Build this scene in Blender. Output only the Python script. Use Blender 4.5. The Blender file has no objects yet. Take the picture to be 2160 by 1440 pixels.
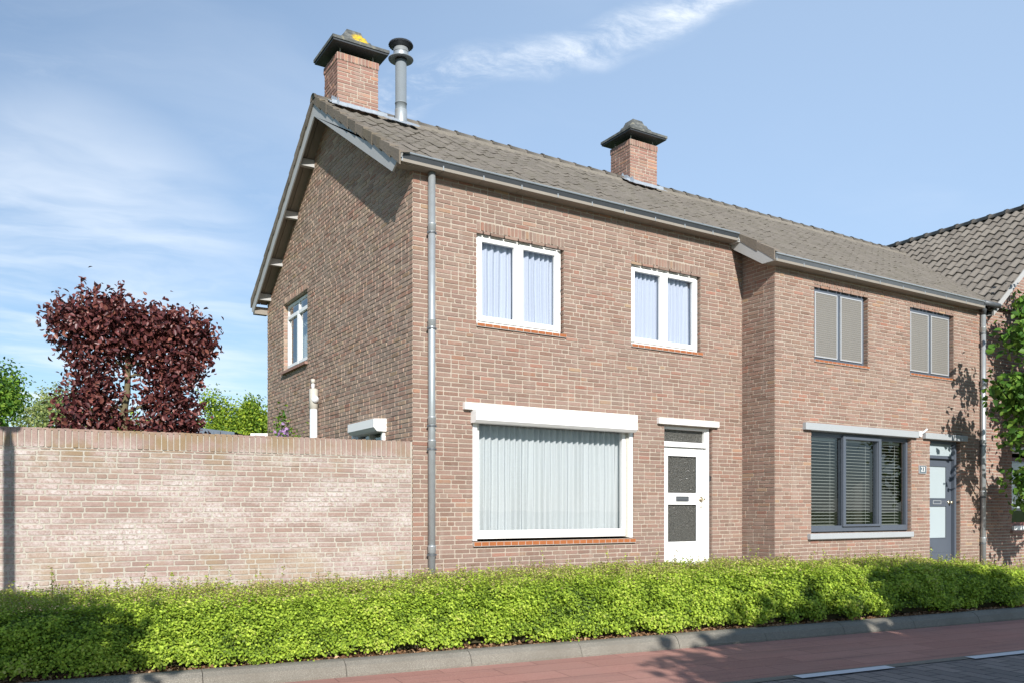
import bpy, math, random
import numpy as np
from mathutils import Vector, noise as mnoise

# ---------------------------------------------------------------- camera, light
scene = bpy.context.scene
COL = scene.collection
CX, CY, CZ = -4.603, -9.853, 1.12
cam = bpy.data.cameras.new("camera"); camo = bpy.data.objects.new("camera", cam); COL.objects.link(camo)
camo.location = (CX, CY, CZ)
camo.rotation_euler = (math.radians(90), 0, -math.atan2(.5262, .8504))
cam.sensor_width = 36.0; cam.lens = 1777/2160*36
cam.shift_x = 0.0; cam.shift_y = (1075.5-720)/2160
cam.clip_start = .05; cam.clip_end = 3000
scene.camera = camo
scene.render.resolution_x = 1024; scene.render.resolution_y = 682

SUN_EL, SUN_DX, SUN_DY = math.radians(27.7), -.335, -.942      # towards the sun
world = bpy.data.worlds.new("World"); scene.world = world; world.use_nodes = True
sun = bpy.data.lights.new("sun", 'SUN'); sun.energy = 5.0; sun.angle = math.radians(.53); sun.color = (1, .955, .90)
suno = bpy.data.objects.new("sun", sun); COL.objects.link(suno)
sd = Vector((SUN_DX*math.cos(SUN_EL), SUN_DY*math.cos(SUN_EL), math.sin(SUN_EL))).normalized()
suno.rotation_euler = sd.to_track_quat('Z', 'Y').to_euler(); suno.location = (0, -20, 30)
scene.view_settings.view_transform = 'Standard'; scene.view_settings.look = 'None'
scene.view_settings.exposure = .40; scene.view_settings.gamma = 1
scene.cycles.max_bounces = 8; scene.cycles.transparent_max_bounces = 12
scene.cycles.diffuse_bounces = 3

def nd(nt, typ, ins=None, **kw):
    n = nt.nodes.new(typ)
    for k, v in kw.items(): setattr(n, k, v)
    for k, v in (ins or {}).items():
        if isinstance(v, bpy.types.NodeSocket): nt.links.new(v, n.inputs[k])
        else: n.inputs[k].default_value = v
    return n
def mth(nt, op, a, b=0.0, c=0.0, clamp=False):
    n = nd(nt, 'ShaderNodeMath', {0: a, 1: b, 2: c}, operation=op); n.use_clamp = clamp
    return n.outputs[0]
def maprange(nt, v, a, b, c=0.0, d=1.0):
    return nd(nt, 'ShaderNodeMapRange', {0: v, 1: a, 2: b, 3: c, 4: d}, interpolation_type='SMOOTHSTEP').outputs[0]
def mixc(nt, f, a, b, mode='MIX'):
    n = nd(nt, 'ShaderNodeMix', data_type='RGBA', blend_type=mode)
    for i, v in ((0, f), (6, a), (7, b)):
        if isinstance(v, bpy.types.NodeSocket): nt.links.new(v, n.inputs[i])
        else: n.inputs[i].default_value = v if i == 0 else (tuple(v)+(1,))[:4]
    return n.outputs[2]

def build_world():
    nt = world.node_tree; nt.nodes.clear()
    sky = nd(nt, 'ShaderNodeTexSky'); sky.sky_type = 'NISHITA'; sky.sun_disc = False
    sky.sun_elevation = SUN_EL; sky.sun_rotation = math.atan2(SUN_DX, SUN_DY) % (2*math.pi)
    sky.air_density = 1.0; sky.dust_density = .25; sky.ozone_density = 1.3
    tc = nd(nt, 'ShaderNodeTexCoord').outputs['Generated']
    sep = nd(nt, 'ShaderNodeSeparateXYZ', {0: tc})
    z = mth(nt, 'MAXIMUM', sep.outputs[2], .03)
    px = mth(nt, 'DIVIDE', sep.outputs[0], z); py = mth(nt, 'DIVIDE', sep.outputs[1], z)   # cloud layer plane
    P = nd(nt, 'ShaderNodeCombineXYZ', {0: px, 1: py, 2: 0.0}).outputs[0]
    warp = nd(nt, 'ShaderNodeTexNoise', {'Vector': P, 'Scale': 1.3, 'Detail': 3.0}).outputs['Color']
    Pw = nd(nt, 'ShaderNodeVectorMath', {0: P, 1: nd(nt, 'ShaderNodeVectorMath', {0: warp, 'Scale': .9}, operation='SCALE').outputs[0]}, operation='ADD').outputs[0]
    mp = nd(nt, 'ShaderNodeMapping', {0: Pw, 'Rotation': (0, 0, .55), 'Scale': (.7, 1.3, 1)}).outputs[0]
    n1 = nd(nt, 'ShaderNodeTexNoise', {'Vector': mp, 'Scale': .8, 'Detail': 6.0, 'Roughness': .55}).outputs[0]
    n2 = nd(nt, 'ShaderNodeTexNoise', {'Vector': mp, 'Scale': 4.2, 'Detail': 8.0, 'Roughness': .7}).outputs[0]
    # a bright streak of cirrus: soft distance to a segment of the layer
    def seg(ax, ay, bx, by, w):
        dx, dy = bx-ax, by-ay; L2 = dx*dx+dy*dy
        wx = nd(nt, 'ShaderNodeSeparateXYZ', {0: Pw})
        qx = mth(nt, 'SUBTRACT', wx.outputs[0], ax+.45); qy = mth(nt, 'SUBTRACT', wx.outputs[1], ay+.45)
        t = mth(nt, 'DIVIDE', mth(nt, 'ADD', mth(nt, 'MULTIPLY', qx, dx), mth(nt, 'MULTIPLY', qy, dy)), L2, clamp=True)
        ex = mth(nt, 'SUBTRACT', qx, mth(nt, 'MULTIPLY', t, dx)); ey = mth(nt, 'SUBTRACT', qy, mth(nt, 'MULTIPLY', t, dy))
        d = mth(nt, 'SQRT', mth(nt, 'ADD', mth(nt, 'MULTIPLY', ex, ex), mth(nt, 'MULTIPLY', ey, ey)))
        return maprange(nt, d, w, 0.0)
    s1 = mth(nt, 'MULTIPLY', seg(.90, 1.94, 1.27, 1.06, .15), maprange(nt, n2, .36, .78))
    # broken cloud low down on the left: in the direction of the garden
    az = nd(nt, 'ShaderNodeVectorMath', {0: tc, 1: (.07, .98, .20)}, operation='DOT_PRODUCT').outputs['Value']
    low = mth(nt, 'MULTIPLY', maprange(nt, az, .970, .998), maprange(nt, n1, .38, .72))
    low2 = mth(nt, 'MULTIPLY', maprange(nt, n1, .45, .85), .15)
    low3 = mth(nt, 'MULTIPLY', maprange(nt, n2, .45, .8), maprange(nt, az, .94, .99))
    m = mth(nt, 'MAXIMUM', mth(nt, 'MAXIMUM', s1, mth(nt, 'MULTIPLY', low, .6)), mth(nt, 'ADD', low2, mth(nt, 'MULTIPLY', low3, .10)))
    # a thin veil of high haze, denser away to the right
    rt = nd(nt, 'ShaderNodeVectorMath', {0: tc, 1: (.93, .36, .0)}, operation='DOT_PRODUCT').outputs['Value']
    veil = mth(nt, 'ADD', .12, maprange(nt, rt, .1, 1.0, 0.0, .38))
    tint = mixc(nt, 1.0, sky.outputs[0], (.92, 1.08, 1.18), 'MULTIPLY')
    c1 = mixc(nt, veil, tint, (7.0, 9.2, 12.4))
    c2 = mixc(nt, m, c1, (10.3, 10.9, 11.6))
    bg = nd(nt, 'ShaderNodeBackground', {0: c2, 1: .080})
    out = nd(nt, 'ShaderNodeOutputWorld', {0: bg.outputs[0]})
build_world()

# ---------------------------------------------------------------- mesh helpers
class MB:
    def __init__(s): s.V = []; s.F = []; s.C = []; s.M = []
    def face(s, pts, c=(.5, .5, .5), m=0):
        b = len(s.V); s.V += [tuple(p) for p in pts]; s.F.append(tuple(range(b, b+len(pts)))); s.C.append(c); s.M.append(m)
    def poly(s, V, F, c=(.5, .5, .5), m=0):
        b = len(s.V); s.V += [tuple(p) for p in V]
        for f in F: s.F.append(tuple(i+b for i in f)); s.C.append(c); s.M.append(m)
    def box(s, x0, x1, y0, y1, z0, z1, c=(.5, .5, .5), m=0, bev=.0):
        if bev <= 0:
            V = [(x, y, z) for z in (z0, z1) for y in (y0, y1) for x in (x0, x1)]
            s.poly(V, [(0, 2, 3, 1), (4, 5, 7, 6), (0, 1, 5, 4), (2, 6, 7, 3), (0, 4, 6, 2), (1, 3, 7, 5)], c, m); return
        # chamfered box: 24 verts
        b = bev; V = []; idx = {}
        X, Y, Z = (x0, x1), (y0, y1), (z0, z1); sg = (1, -1)
        for i in (0, 1):
            for j in (0, 1):
                for k in (0, 1):
                    for ax in range(3):
                        p = [X[i]+b*sg[i], Y[j]+b*sg[j], Z[k]+b*sg[k]]; q = (X[i], Y[j], Z[k]); p[ax] = q[ax]
                        idx[i, j, k, ax] = len(V); V.append(tuple(p))
        F = []
        for ax in range(3):
            o = [a for a in range(3) if a != ax]
            for e in (0, 1):
                ring = []
                for (u, v) in ((0, 0), (1, 0), (1, 1), (0, 1)):
                    t = [0, 0, 0]; t[ax] = e; t[o[0]] = u; t[o[1]] = v; ring.append(idx[(*t, ax)])
                if (e == 0) != (ax == 1): ring.reverse()
                F.append(tuple(ring))
        for ax in range(3):                      # edges along ax
            o = [a for a in range(3) if a != ax]
            for u in (0, 1):
                for v in (0, 1):
                    t0 = [0, 0, 0]; t0[o[0]] = u; t0[o[1]] = v; t1 = list(t0); t1[ax] = 1
                    F.append((idx[(*t0, o[0])], idx[(*t1, o[0])], idx[(*t1, o[1])], idx[(*t0, o[1])]))
        for i in (0, 1):
            for j in (0, 1):
                for k in (0, 1): F.append((idx[i, j, k, 0], idx[i, j, k, 1], idx[i, j, k, 2]))
        s.poly(V, F, c, m)
    def tube(s, pts, rad, n=10, c=(.5, .5, .5), m=0, cap=True):
        P = [Vector(p) for p in pts]; R = rad if isinstance(rad, (list, tuple)) else [rad]*len(P)
        V = []; F = []; prev = None
        for i, p in enumerate(P):
            d = (P[min(i+1, len(P)-1)]-P[max(i-1, 0)]).normalized()
            if prev is None:
                a = Vector((1, 0, 0)) if abs(d.x) < .8 else Vector((0, 1, 0)); x = d.cross(a).normalized()
            else: x = (prev-d*prev.dot(d)).normalized()
            prev = x; y = d.cross(x)
            for k in range(n):
                t = 2*math.pi*k/n; V.append(p+(x*math.cos(t)+y*math.sin(t))*R[i])
        for i in range(len(P)-1):
            for k in range(n): F.append((i*n+k, i*n+(k+1) % n, (i+1)*n+(k+1) % n, (i+1)*n+k))
        if cap: F.append(tuple(range(n-1, -1, -1))); F.append(tuple((len(P)-1)*n+k for k in range(n)))
        s.poly(V, F, c, m)
    def lathe(s, cx, cy, prof, n=20, c=(.5, .5, .5), m=0):
        V = []; F = []
        for (r, z) in prof:
            for k in range(n): t = 2*math.pi*k/n; V.append((cx+r*math.cos(t), cy+r*math.sin(t), z))
        for i in range(len(prof)-1):
            for k in range(n): F.append((i*n+k, i*n+(k+1) % n, (i+1)*n+(k+1) % n, (i+1)*n+k))
        s.poly(V, F, c, m)
    def extrude(s, prof, x0, x1, axis='x', c=(.5, .5, .5), m=0, closed=True):
        # prof: (y,z) points extruded along x
        n = len(prof); V = []
        for x in (x0, x1):
            for (a, b) in prof: V.append((x, a, b) if axis == 'x' else (a, x, b))
        F = [(i, (i+1) % n, n+(i+1) % n, n+i) for i in range(n if closed else n-1)]
        if closed: F += [tuple(range(n-1, -1, -1)), tuple(range(n, 2*n))]
        s.poly(V, F, c, m)
    def build(s, name, mats, parent=None, smooth=False, loc=None):
        me = bpy.data.meshes.new(name)
        off = Vector(loc) if loc is not None else None
        V = s.V if off is None else [(v[0]-off.x, v[1]-off.y, v[2]-off.z) for v in s.V]
        me.from_pydata(V, [], s.F); me.update()
        at = me.attributes.new('rnd', 'FLOAT_COLOR', 'FACE')
        arr = np.ones((len(s.F), 4), np.float32); arr[:, :3] = np.array(s.C, np.float32).reshape(-1, 3) if s.C else 0
        at.data.foreach_set('color', arr.ravel())
        mats = mats if isinstance(mats, (list, tuple)) else [mats]
        for m in mats: me.materials.append(m)
        me.polygons.foreach_set('material_index', np.array(s.M, np.int32))
        me.polygons.foreach_set('use_smooth', np.full(len(s.F), smooth, bool))
        me.update()
        o = bpy.data.objects.new(name, me); COL.objects.link(o)
        if off is not None: o.location = off
        if parent is not None: o.parent = parent; o.matrix_parent_inverse = world_of(parent).inverted()
        return o
def world_of(o):
    from mathutils import Matrix
    m = Matrix.Translation(o.location) @ o.rotation_euler.to_matrix().to_4x4()
    if o.parent: m = world_of(o.parent) @ o.matrix_parent_inverse @ m
    return m
def tag(o, label=None, cat=None, group=None, kind=None):
    if label: o['label'] = label
    if cat: o['category'] = cat
    if group: o['group'] = group
    if kind: o['kind'] = kind
    return o
def thing(name, loc, label, cat, group=None):
    o = bpy.data.objects.new(name, None); COL.objects.link(o); o.location = loc; o.empty_display_size = .3
    return tag(o, label, cat, group)

# ---------------------------------------------------------------- materials
def mat(name):
    m = bpy.data.materials.new(name); m.use_nodes = True; nt = m.node_tree; nt.nodes.clear()
    out = nd(nt, 'ShaderNodeOutputMaterial'); return m, nt, out
def pbr(nt, out, col, rough=.7, metal=0.0, bump=None, bstr=.3, bdist=.01, spec=.4):
    p = nd(nt, 'ShaderNodeBsdfPrincipled', {'Roughness': rough, 'Metallic': metal, 'Specular IOR Level': spec})
    if isinstance(col, bpy.types.NodeSocket): nt.links.new(col, p.inputs['Base Color'])
    else: p.inputs['Base Color'].default_value = (*col, 1)
    if bump is not None:
        b = nd(nt, 'ShaderNodeBump', {'Strength': bstr, 'Distance': bdist, 'Height': bump}); nt.links.new(b.outputs[0], p.inputs['Normal'])
    nt.links.new(p.outputs[0], out.inputs[0]); return p
def objco(nt): return nd(nt, 'ShaderNodeNewGeometry').outputs['Position']
def noi(nt, v, scale, detail=4.0, rough=.55): return nd(nt, 'ShaderNodeTexNoise', {'Vector': v, 'Scale': scale, 'Detail': detail, 'Roughness': rough}).outputs[0]
def ramp(nt, f, stops):
    n = nd(nt, 'ShaderNodeValToRGB', {0: f}); e = n.color_ramp.elements
    while len(e) > 1: e.remove(e[-1])
    e[0].position = stops[0][0]; e[0].color = (*stops[0][1], 1)
    for p, c in stops[1:]: x = e.new(p); x.color = (*c, 1)
    return n.outputs[0]
def rnd(nt):
    a = nd(nt, 'ShaderNodeAttribute', attribute_name='rnd'); return nd(nt, 'ShaderNodeSeparateColor', {0: a.outputs['Color']}).outputs

def plain(name, col, rough=.5, metal=0.0, var=.12, scale=6.0, bump=.05, spec=.4):
    m, nt, out = mat(name); g = objco(nt); n = noi(nt, g, scale, 6.0)
    k = mth(nt, 'MULTIPLY_ADD', n, 2*var, 1-var)
    c = nd(nt, 'ShaderNodeVectorMath', {0: col, 'Scale': k}, operation='SCALE').outputs[0]
    pbr(nt, out, c, rough, metal, noi(nt, g, scale*8, 3.0), bump, .004, spec); return m

def brick_mat(name, stops, white=0.0, stain=None, dirt=.25):
    m, nt, out = mat(name); g = objco(nt); r = rnd(nt)
    base = ramp(nt, r[0], stops)
    f1 = noi(nt, g, 60.0, 5.0, .7); f2 = noi(nt, g, 14.0, 4.0); big = noi(nt, g, 1.1, 4.0)
    c = mixc(nt, maprange(nt, f2, .35, .7, 0.0, .35), base, (.26, .195, .165))
    bandp = nd(nt, 'ShaderNodeMapping', {0: g, 'Scale': (.45, .45, 1.6)}).outputs[0]
    band = noi(nt, bandp, 1.5, 3.0)
    c = mixc(nt, maprange(nt, band, .42, .68, 0.0, .28), c, (.27, .215, .18))
    c = nd(nt, 'ShaderNodeVectorMath', {0: c, 'Scale': mth(nt, 'MULTIPLY_ADD', f1, .55, .72)}, operation='SCALE').outputs[0]
    c = nd(nt, 'ShaderNodeVectorMath', {0: c, 'Scale': mth(nt, 'MULTIPLY_ADD', r[1], .12 if white > 0 else .26, .94 if white > 0 else .87)}, operation='SCALE').outputs[0]
    c = mixc(nt, maprange(nt, big, .45, .75, 0.0, dirt), c, (.20, .155, .125))
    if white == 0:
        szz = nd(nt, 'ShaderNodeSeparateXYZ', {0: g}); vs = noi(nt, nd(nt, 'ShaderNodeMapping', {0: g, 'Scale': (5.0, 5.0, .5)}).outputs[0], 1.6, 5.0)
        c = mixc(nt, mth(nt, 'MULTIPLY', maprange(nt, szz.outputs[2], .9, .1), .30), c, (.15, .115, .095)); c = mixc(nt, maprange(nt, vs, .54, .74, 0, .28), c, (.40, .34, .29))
    if white > 0:
        gs = nd(nt, 'ShaderNodeMapping', {0: g, 'Scale': (.7, .7, 2.2)}).outputs[0]
        w1 = noi(nt, gs, 1.6, 6.0, .62); w2 = noi(nt, g, 30.0, 5.0, .75)
        wv = mth(nt, 'ADD', w1, mth(nt, 'MULTIPLY_ADD', r[2], .07, -.035))
        w = mth(nt, 'MULTIPLY', maprange(nt, wv, .34, .68), maprange(nt, w2, .30, .64))
        w = mth(nt, 'MULTIPLY', w, maprange(nt, nd(nt, 'ShaderNodeSeparateXYZ', {0: g}).outputs[2], 1.92, 1.70, .12, 1.0))
        c = mixc(nt, mth(nt, 'MULTIPLY', w, white), c, (.60, .565, .54))
        sz = nd(nt, 'ShaderNodeSeparateXYZ', {0: g})
        top = mth(nt, 'MULTIPLY', maprange(nt, sz.outputs[2], 1.35, 1.95), maprange(nt, noi(nt, g, 3.1, 4.0), .40, .62))
        left = maprange(nt, sz.outputs[0], 1.0, -4.0, .35, .9)
        c = mixc(nt, mth(nt, 'MULTIPLY', top, left), c, (.24, .175, .09))
        bot = mth(nt, 'MULTIPLY', maprange(nt, sz.outputs[2], .80, .50), maprange(nt, noi(nt, g, 2.0, 3.0), .40, .60))
        c = mixc(nt, mth(nt, 'MULTIPLY', bot, .35), c, (.34, .27, .14))
    pbr(nt, out, c, .9, 0, mth(nt, 'ADD', f1, noi(nt, g, 180.0, 2.0)), .55, .004, .2); return m
FACADE = [(0, (.20, .132, .102)), (.12, (.255, .150, .112)), (.3, (.272, .168, .134)), (.5, (.265, .172, .138)), (.68, (.25, .17, .134)), (.9, (.28, .187, .142)), (.97, (.31, .145, .105)), (1, (.33, .225, .14))]
GABLE = [(0, (.30, .215, .165)), (.15, (.39, .24, .18)), (.4, (.415, .29, .22)), (.65, (.40, .295, .225)), (.85, (.44, .32, .22)), (.95, (.35, .18, .13)), (1, (.37, .26, .16))]
GARD = [(0, (.285, .195, .165)), (.4, (.30, .208, .178)), (.8, (.31, .215, .182)), (1, (.29, .19, .155))]
RED = [(0, (.25, .13, .105)), (.3, (.31, .165, .13)), (.6, (.32, .18, .145)), (.88, (.36, .205, .15)), (1, (.42, .22, .14))]
M_brick = brick_mat('facade_brick', FACADE); M_gable = brick_mat('gable_brick', GABLE)
M_nbrick = brick_mat('neighbour_brick', [(p, (a*1.04, b*1.02, c)) for p, (a, b, c) in FACADE], dirt=.12)
M_gard = brick_mat('garden_brick', GARD, white=.78); M_chim = brick_mat('chimney_brick', RED, dirt=.1)
def mortar_mat(name, col):
    m, nt, out = mat(name); g = objco(nt); n = noi(nt, g, 40.0, 5.0); b = noi(nt, g, 1.6, 4.0)
    c = nd(nt, 'ShaderNodeVectorMath', {0: col, 'Scale': mth(nt, 'MULTIPLY_ADD', n, .6, .65)}, operation='SCALE').outputs[0]
    c = mixc(nt, maprange(nt, b, .35, .7, 0, .30), c, (col[0]*.62, col[1]*.6, col[2]*.58))
    pbr(nt, out, c, .95, 0, noi(nt, g, 150.0, 3.0), .6, .003, .15); return m
M_mortar = mortar_mat('mortar', (.43, .37, .305)); M_mortar_g = mortar_mat('grey_mortar', (.44, .41, .35))
M_white = plain('white_paint', (.84, .84, .82), .35, 0, .03, 3.0, .02)
M_offwhite = plain('offwhite_board', (.80, .79, .76), .45, 0, .05, 5.0, .05)
M_grey_frame = plain('slate_grey_paint', (.085, .10, .125), .35, 0, .06)
M_lgrey = plain('light_grey_paint', (.36, .38, .39), .45, 0, .06)
M_barge = plain('bargeboard_paint', (.40, .40, .39), .5, 0, .08, 3.0)
M_soffit = plain('soffit_board', (.25, .225, .19), .7, 0, .15, 4.0, .1)
M_zinc = plain('zinc', (.42, .45, .46), .42, .55, .2, 10.0, .08)
M_zinc_d = plain('dark_zinc', (.115, .125, .135), .5, .3, .15, 9.0, .05)
M_lead = plain('lead_flashing', (.36, .40, .44), .45, .3, .25, 14.0, .5)
M_capm = plain('dark_metal', (.055, .06, .065), .5, .4, .2, 12.0, .1)
M_ventg = plain('vent_grey', (.22, .25, .27), .45, .1, .08)
M_sill = plain('glazed_sill_tile', (.34, .115, .04), .3, 0, .25, 20.0, .1, .5)
M_sillj = plain('sill_joint', (.45, .42, .38), .9)
M_brass = plain('brass', (.62, .55, .40), .25, .9, .05)
M_black = plain('black_plastic', (.03, .03, .033), .5)
M_darkroom = plain('dim_room_tone', (.10, .09, .08), .9)  # dark tone stands in for the dimness inside the rooms
M_panel = plain('pale_door_panel', (.38, .44, .46), .35, 0, .03)
M_blind = plain('blind_slat', (.40, .40, .37), .45, 0, .04)
M_pvc = plain('white_pvc', (.74, .76, .78), .35, 0, .04)
M_pvc2 = plain('beige_pvc', (.48, .46, .40), .5, 0, .06)
M_bark = plain('bark', (.13, .11, .06), .9, 0, .35, 12.0, .8)
M_stem = plain('woody_stem', (.13, .075, .05), .9, 0, .3, 12.0, .4)

def curtain_mat(name, col):
    m, nt, out = mat(name); g = objco(nt)
    d = nd(nt, 'ShaderNodeBsdfDiffuse', {0: (*col, 1)}); t = nd(nt, 'ShaderNodeBsdfTranslucent', {0: (*col, 1)})
    w = nd(nt, 'ShaderNodeTexWave', {'Vector': g, 'Scale': 60.0, 'Distortion': 1.0}, bands_direction='Z').outputs[1]
    nt.links.new(nd(nt, 'ShaderNodeBump', {'Strength': .1, 'Distance': .002, 'Height': w}).outputs[0], d.inputs['Normal'])
    mx = nd(nt, 'ShaderNodeMixShader', {0: .10}); nt.links.new(d.outputs[0], mx.inputs[1]); nt.links.new(t.outputs[0], mx.inputs[2])
    nt.links.new(mx.outputs[0], out.inputs[0]); return m
M_curt = curtain_mat('sheer_curtain', (.56, .595, .60)); M_curt2 = curtain_mat('sheer_bedroom_curtain', (.55, .60, .70))
def glass_mat(name, boost=1.0, tint=(1, 1, 1), rough=0.0):
    m, nt, out = mat(name); g = objco(nt)
    bf = nd(nt, 'ShaderNodeNewGeometry').outputs['Backfacing']; fr = nd(nt, 'ShaderNodeFresnel', {'IOR': mth(nt, 'MULTIPLY_ADD', bf, .658-1.52, 1.52)}).outputs[0]; f = mth(nt, 'MULTIPLY', fr, boost, clamp=True)
    wob = nd(nt, 'ShaderNodeBump', {'Strength': .04, 'Distance': .02, 'Height': noi(nt, g, 2.2, 2.0)})
    t = nd(nt, 'ShaderNodeBsdfTransparent', {0: (*tint, 1)}); gl = nd(nt, 'ShaderNodeBsdfGlossy', {'Roughness': rough, 'Normal': wob.outputs[0]})
    mx = nd(nt, 'ShaderNodeMixShader', {0: f}); nt.links.new(t.outputs[0], mx.inputs[1]); nt.links.new(gl.outputs[0], mx.inputs[2])
    nt.links.new(mx.outputs[0], out.inputs[0]); return m
M_glass = glass_mat('window_glass', 1.8, (.90, .91, .92)); M_glass2 = glass_mat('double_glass', 1.9, (.86, .90, .90))
def cast_glass():
    m, nt, out = mat('textured_cast_glass'); g = objco(nt)
    v = nd(nt, 'ShaderNodeTexVoronoi', {'Vector': g, 'Scale': 42.0, 'Randomness': 1.0}).outputs[0]
    h = mth(nt, 'ADD', v, noi(nt, g, 55.0, 2.0))
    b = nd(nt, 'ShaderNodeBump', {'Strength': 1.0, 'Distance': .008, 'Height': h})
    c = ramp(nt, nd(nt, 'ShaderNodeTexVoronoi', {'Vector': nd(nt, 'ShaderNodeVectorMath', {0: g, 1: nd(nt, 'ShaderNodeTexNoise', {'Vector': g, 'Scale': 25.0}).outputs[1]}, operation='ADD').outputs[0], 'Scale': 24.0}, feature='DISTANCE_TO_EDGE').outputs[0], [(0, (.42, .41, .36)), (.035, (.09, .09, .08)), (.10, (.022, .022, .02)), (1, (.012, .012, .012))])  # sparkle and the dark hall behind are painted into the colour
    p = nd(nt, 'ShaderNodeBsdfPrincipled', {'Base Color': c, 'Roughness': .16, 'Specular IOR Level': .5, 'Normal': b.outputs[0]})
    nt.links.new(p.outputs[0], out.inputs[0]); return m
M_cast = cast_glass()
def screen_mat():                               # insect screen: fine mesh in front of dark glass
    m, nt, out = mat('insect_screen'); g = objco(nt)
    w = nd(nt, 'ShaderNodeTexWave', {'Vector': g, 'Scale': 9.0, 'Distortion': .8, 'Detail': 2.0}, bands_direction='Z').outputs[1]
    c = mixc(nt, w, (.24, .23, .21), (.31, .295, .27))
    d = nd(nt, 'ShaderNodeBsdfDiffuse', {0: c}); t = nd(nt, 'ShaderNodeBsdfTransparent')
    mx = nd(nt, 'ShaderNodeMixShader', {0: .42}); nt.links.new(d.outputs[0], mx.inputs[1]); nt.links.new(t.outputs[0], mx.inputs[2])
    nt.links.new(mx.outputs[0], out.inputs[0]); return m
M_screen = screen_mat()
def tile_mat(name, a, b, lich, lam=.5):
    m, nt, out = mat(name); g = objco(nt); r = rnd(nt)
    n1 = noi(nt, g, 3.0, 6.0, .65); n2 = noi(nt, g, 38.0, 5.0, .7)
    c = mixc(nt, r[0], a, b)
    c = nd(nt, 'ShaderNodeVectorMath', {0: c, 'Scale': mth(nt, 'MULTIPLY_ADD', n2, .8, .6)}, operation='SCALE').outputs[0]
    c = mixc(nt, mth(nt, 'MULTIPLY', maprange(nt, n1, .42, .72), lam), c, lich)
    c = mixc(nt, maprange(nt, noi(nt, g, 120.0, 2.0), .66, .74, 0, .5), c, (.30, .28, .24))
    pbr(nt, out, c, .9, 0, n2, .8, .008, .2); return m
M_tile = tile_mat('weathered_tile', (.155, .138, .118), (.185, .165, .140), (.125, .115, .085), .6)
M_tile_v = tile_mat('verge_tile', (.12, .105, .085), (.20, .17, .14), (.20, .165, .11))
M_tile3 = tile_mat('dark_wave_tile', (.14, .125, .108), (.20, .18, .155), (.18, .168, .148), .35)
def leaf_mat(name, stops, trans=.35, rough=.5, spec=.25):
    m, nt, out = mat(name); r = rnd(nt); c = ramp(nt, r[0], stops)
    c = nd(nt, 'ShaderNodeVectorMath', {0: c, 'Scale': mth(nt, 'MULTIPLY_ADD', r[1], .5, .75)}, operation='SCALE').outputs[0]
    p = nd(nt, 'ShaderNodeBsdfPrincipled', {'Base Color': c, 'Roughness': rough, 'Specular IOR Level': spec})
    t = nd(nt, 'ShaderNodeBsdfTranslucent', {0: c})
    mx = nd(nt, 'ShaderNodeMixShader', {0: trans}); nt.links.new(p.outputs[0], mx.inputs[1]); nt.links.new(t.outputs[0], mx.inputs[2])
    nt.links.new(mx.outputs[0], out.inputs[0]); return m
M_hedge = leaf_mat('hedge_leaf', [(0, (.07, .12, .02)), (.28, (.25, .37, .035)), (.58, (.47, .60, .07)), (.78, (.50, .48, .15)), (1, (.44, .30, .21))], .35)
M_plum = leaf_mat('plum_leaf', [(0, (.05, .014, .016)), (.5, (.115, .034, .034)), (.85, (.19, .065, .052)), (1, (.30, .12, .065))], .12, .42, .45)
M_lime = leaf_mat('lime_leaf', [(0, (.10, .20, .03)), (.5, (.24, .36, .035)), (1, (.42, .50, .05))], .4)
M_green = leaf_mat('green_leaf', [(0, (.05, .13, .02)), (.5, (.13, .26, .03)), (1, (.26, .38, .05))], .4)
M_pale = leaf_mat('pale_leaf', [(0, (.16, .22, .08)), (.5, (.25, .32, .10)), (1, (.38, .40, .14))], .4)
M_street = leaf_mat('street_tree_leaf', [(0, (.035, .09, .014)), (.5, (.07, .16, .02)), (1, (.16, .26, .04))], .25)
M_flower = leaf_mat('lilac_petal', [(0, (.33, .18, .42)), (1, (.55, .38, .62))], .3)
M_litter = leaf_mat('dry_leaf', [(0, (.16, .08, .04)), (.5, (.30, .17, .09)), (1, (.46, .31, .19))], .15)

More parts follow.
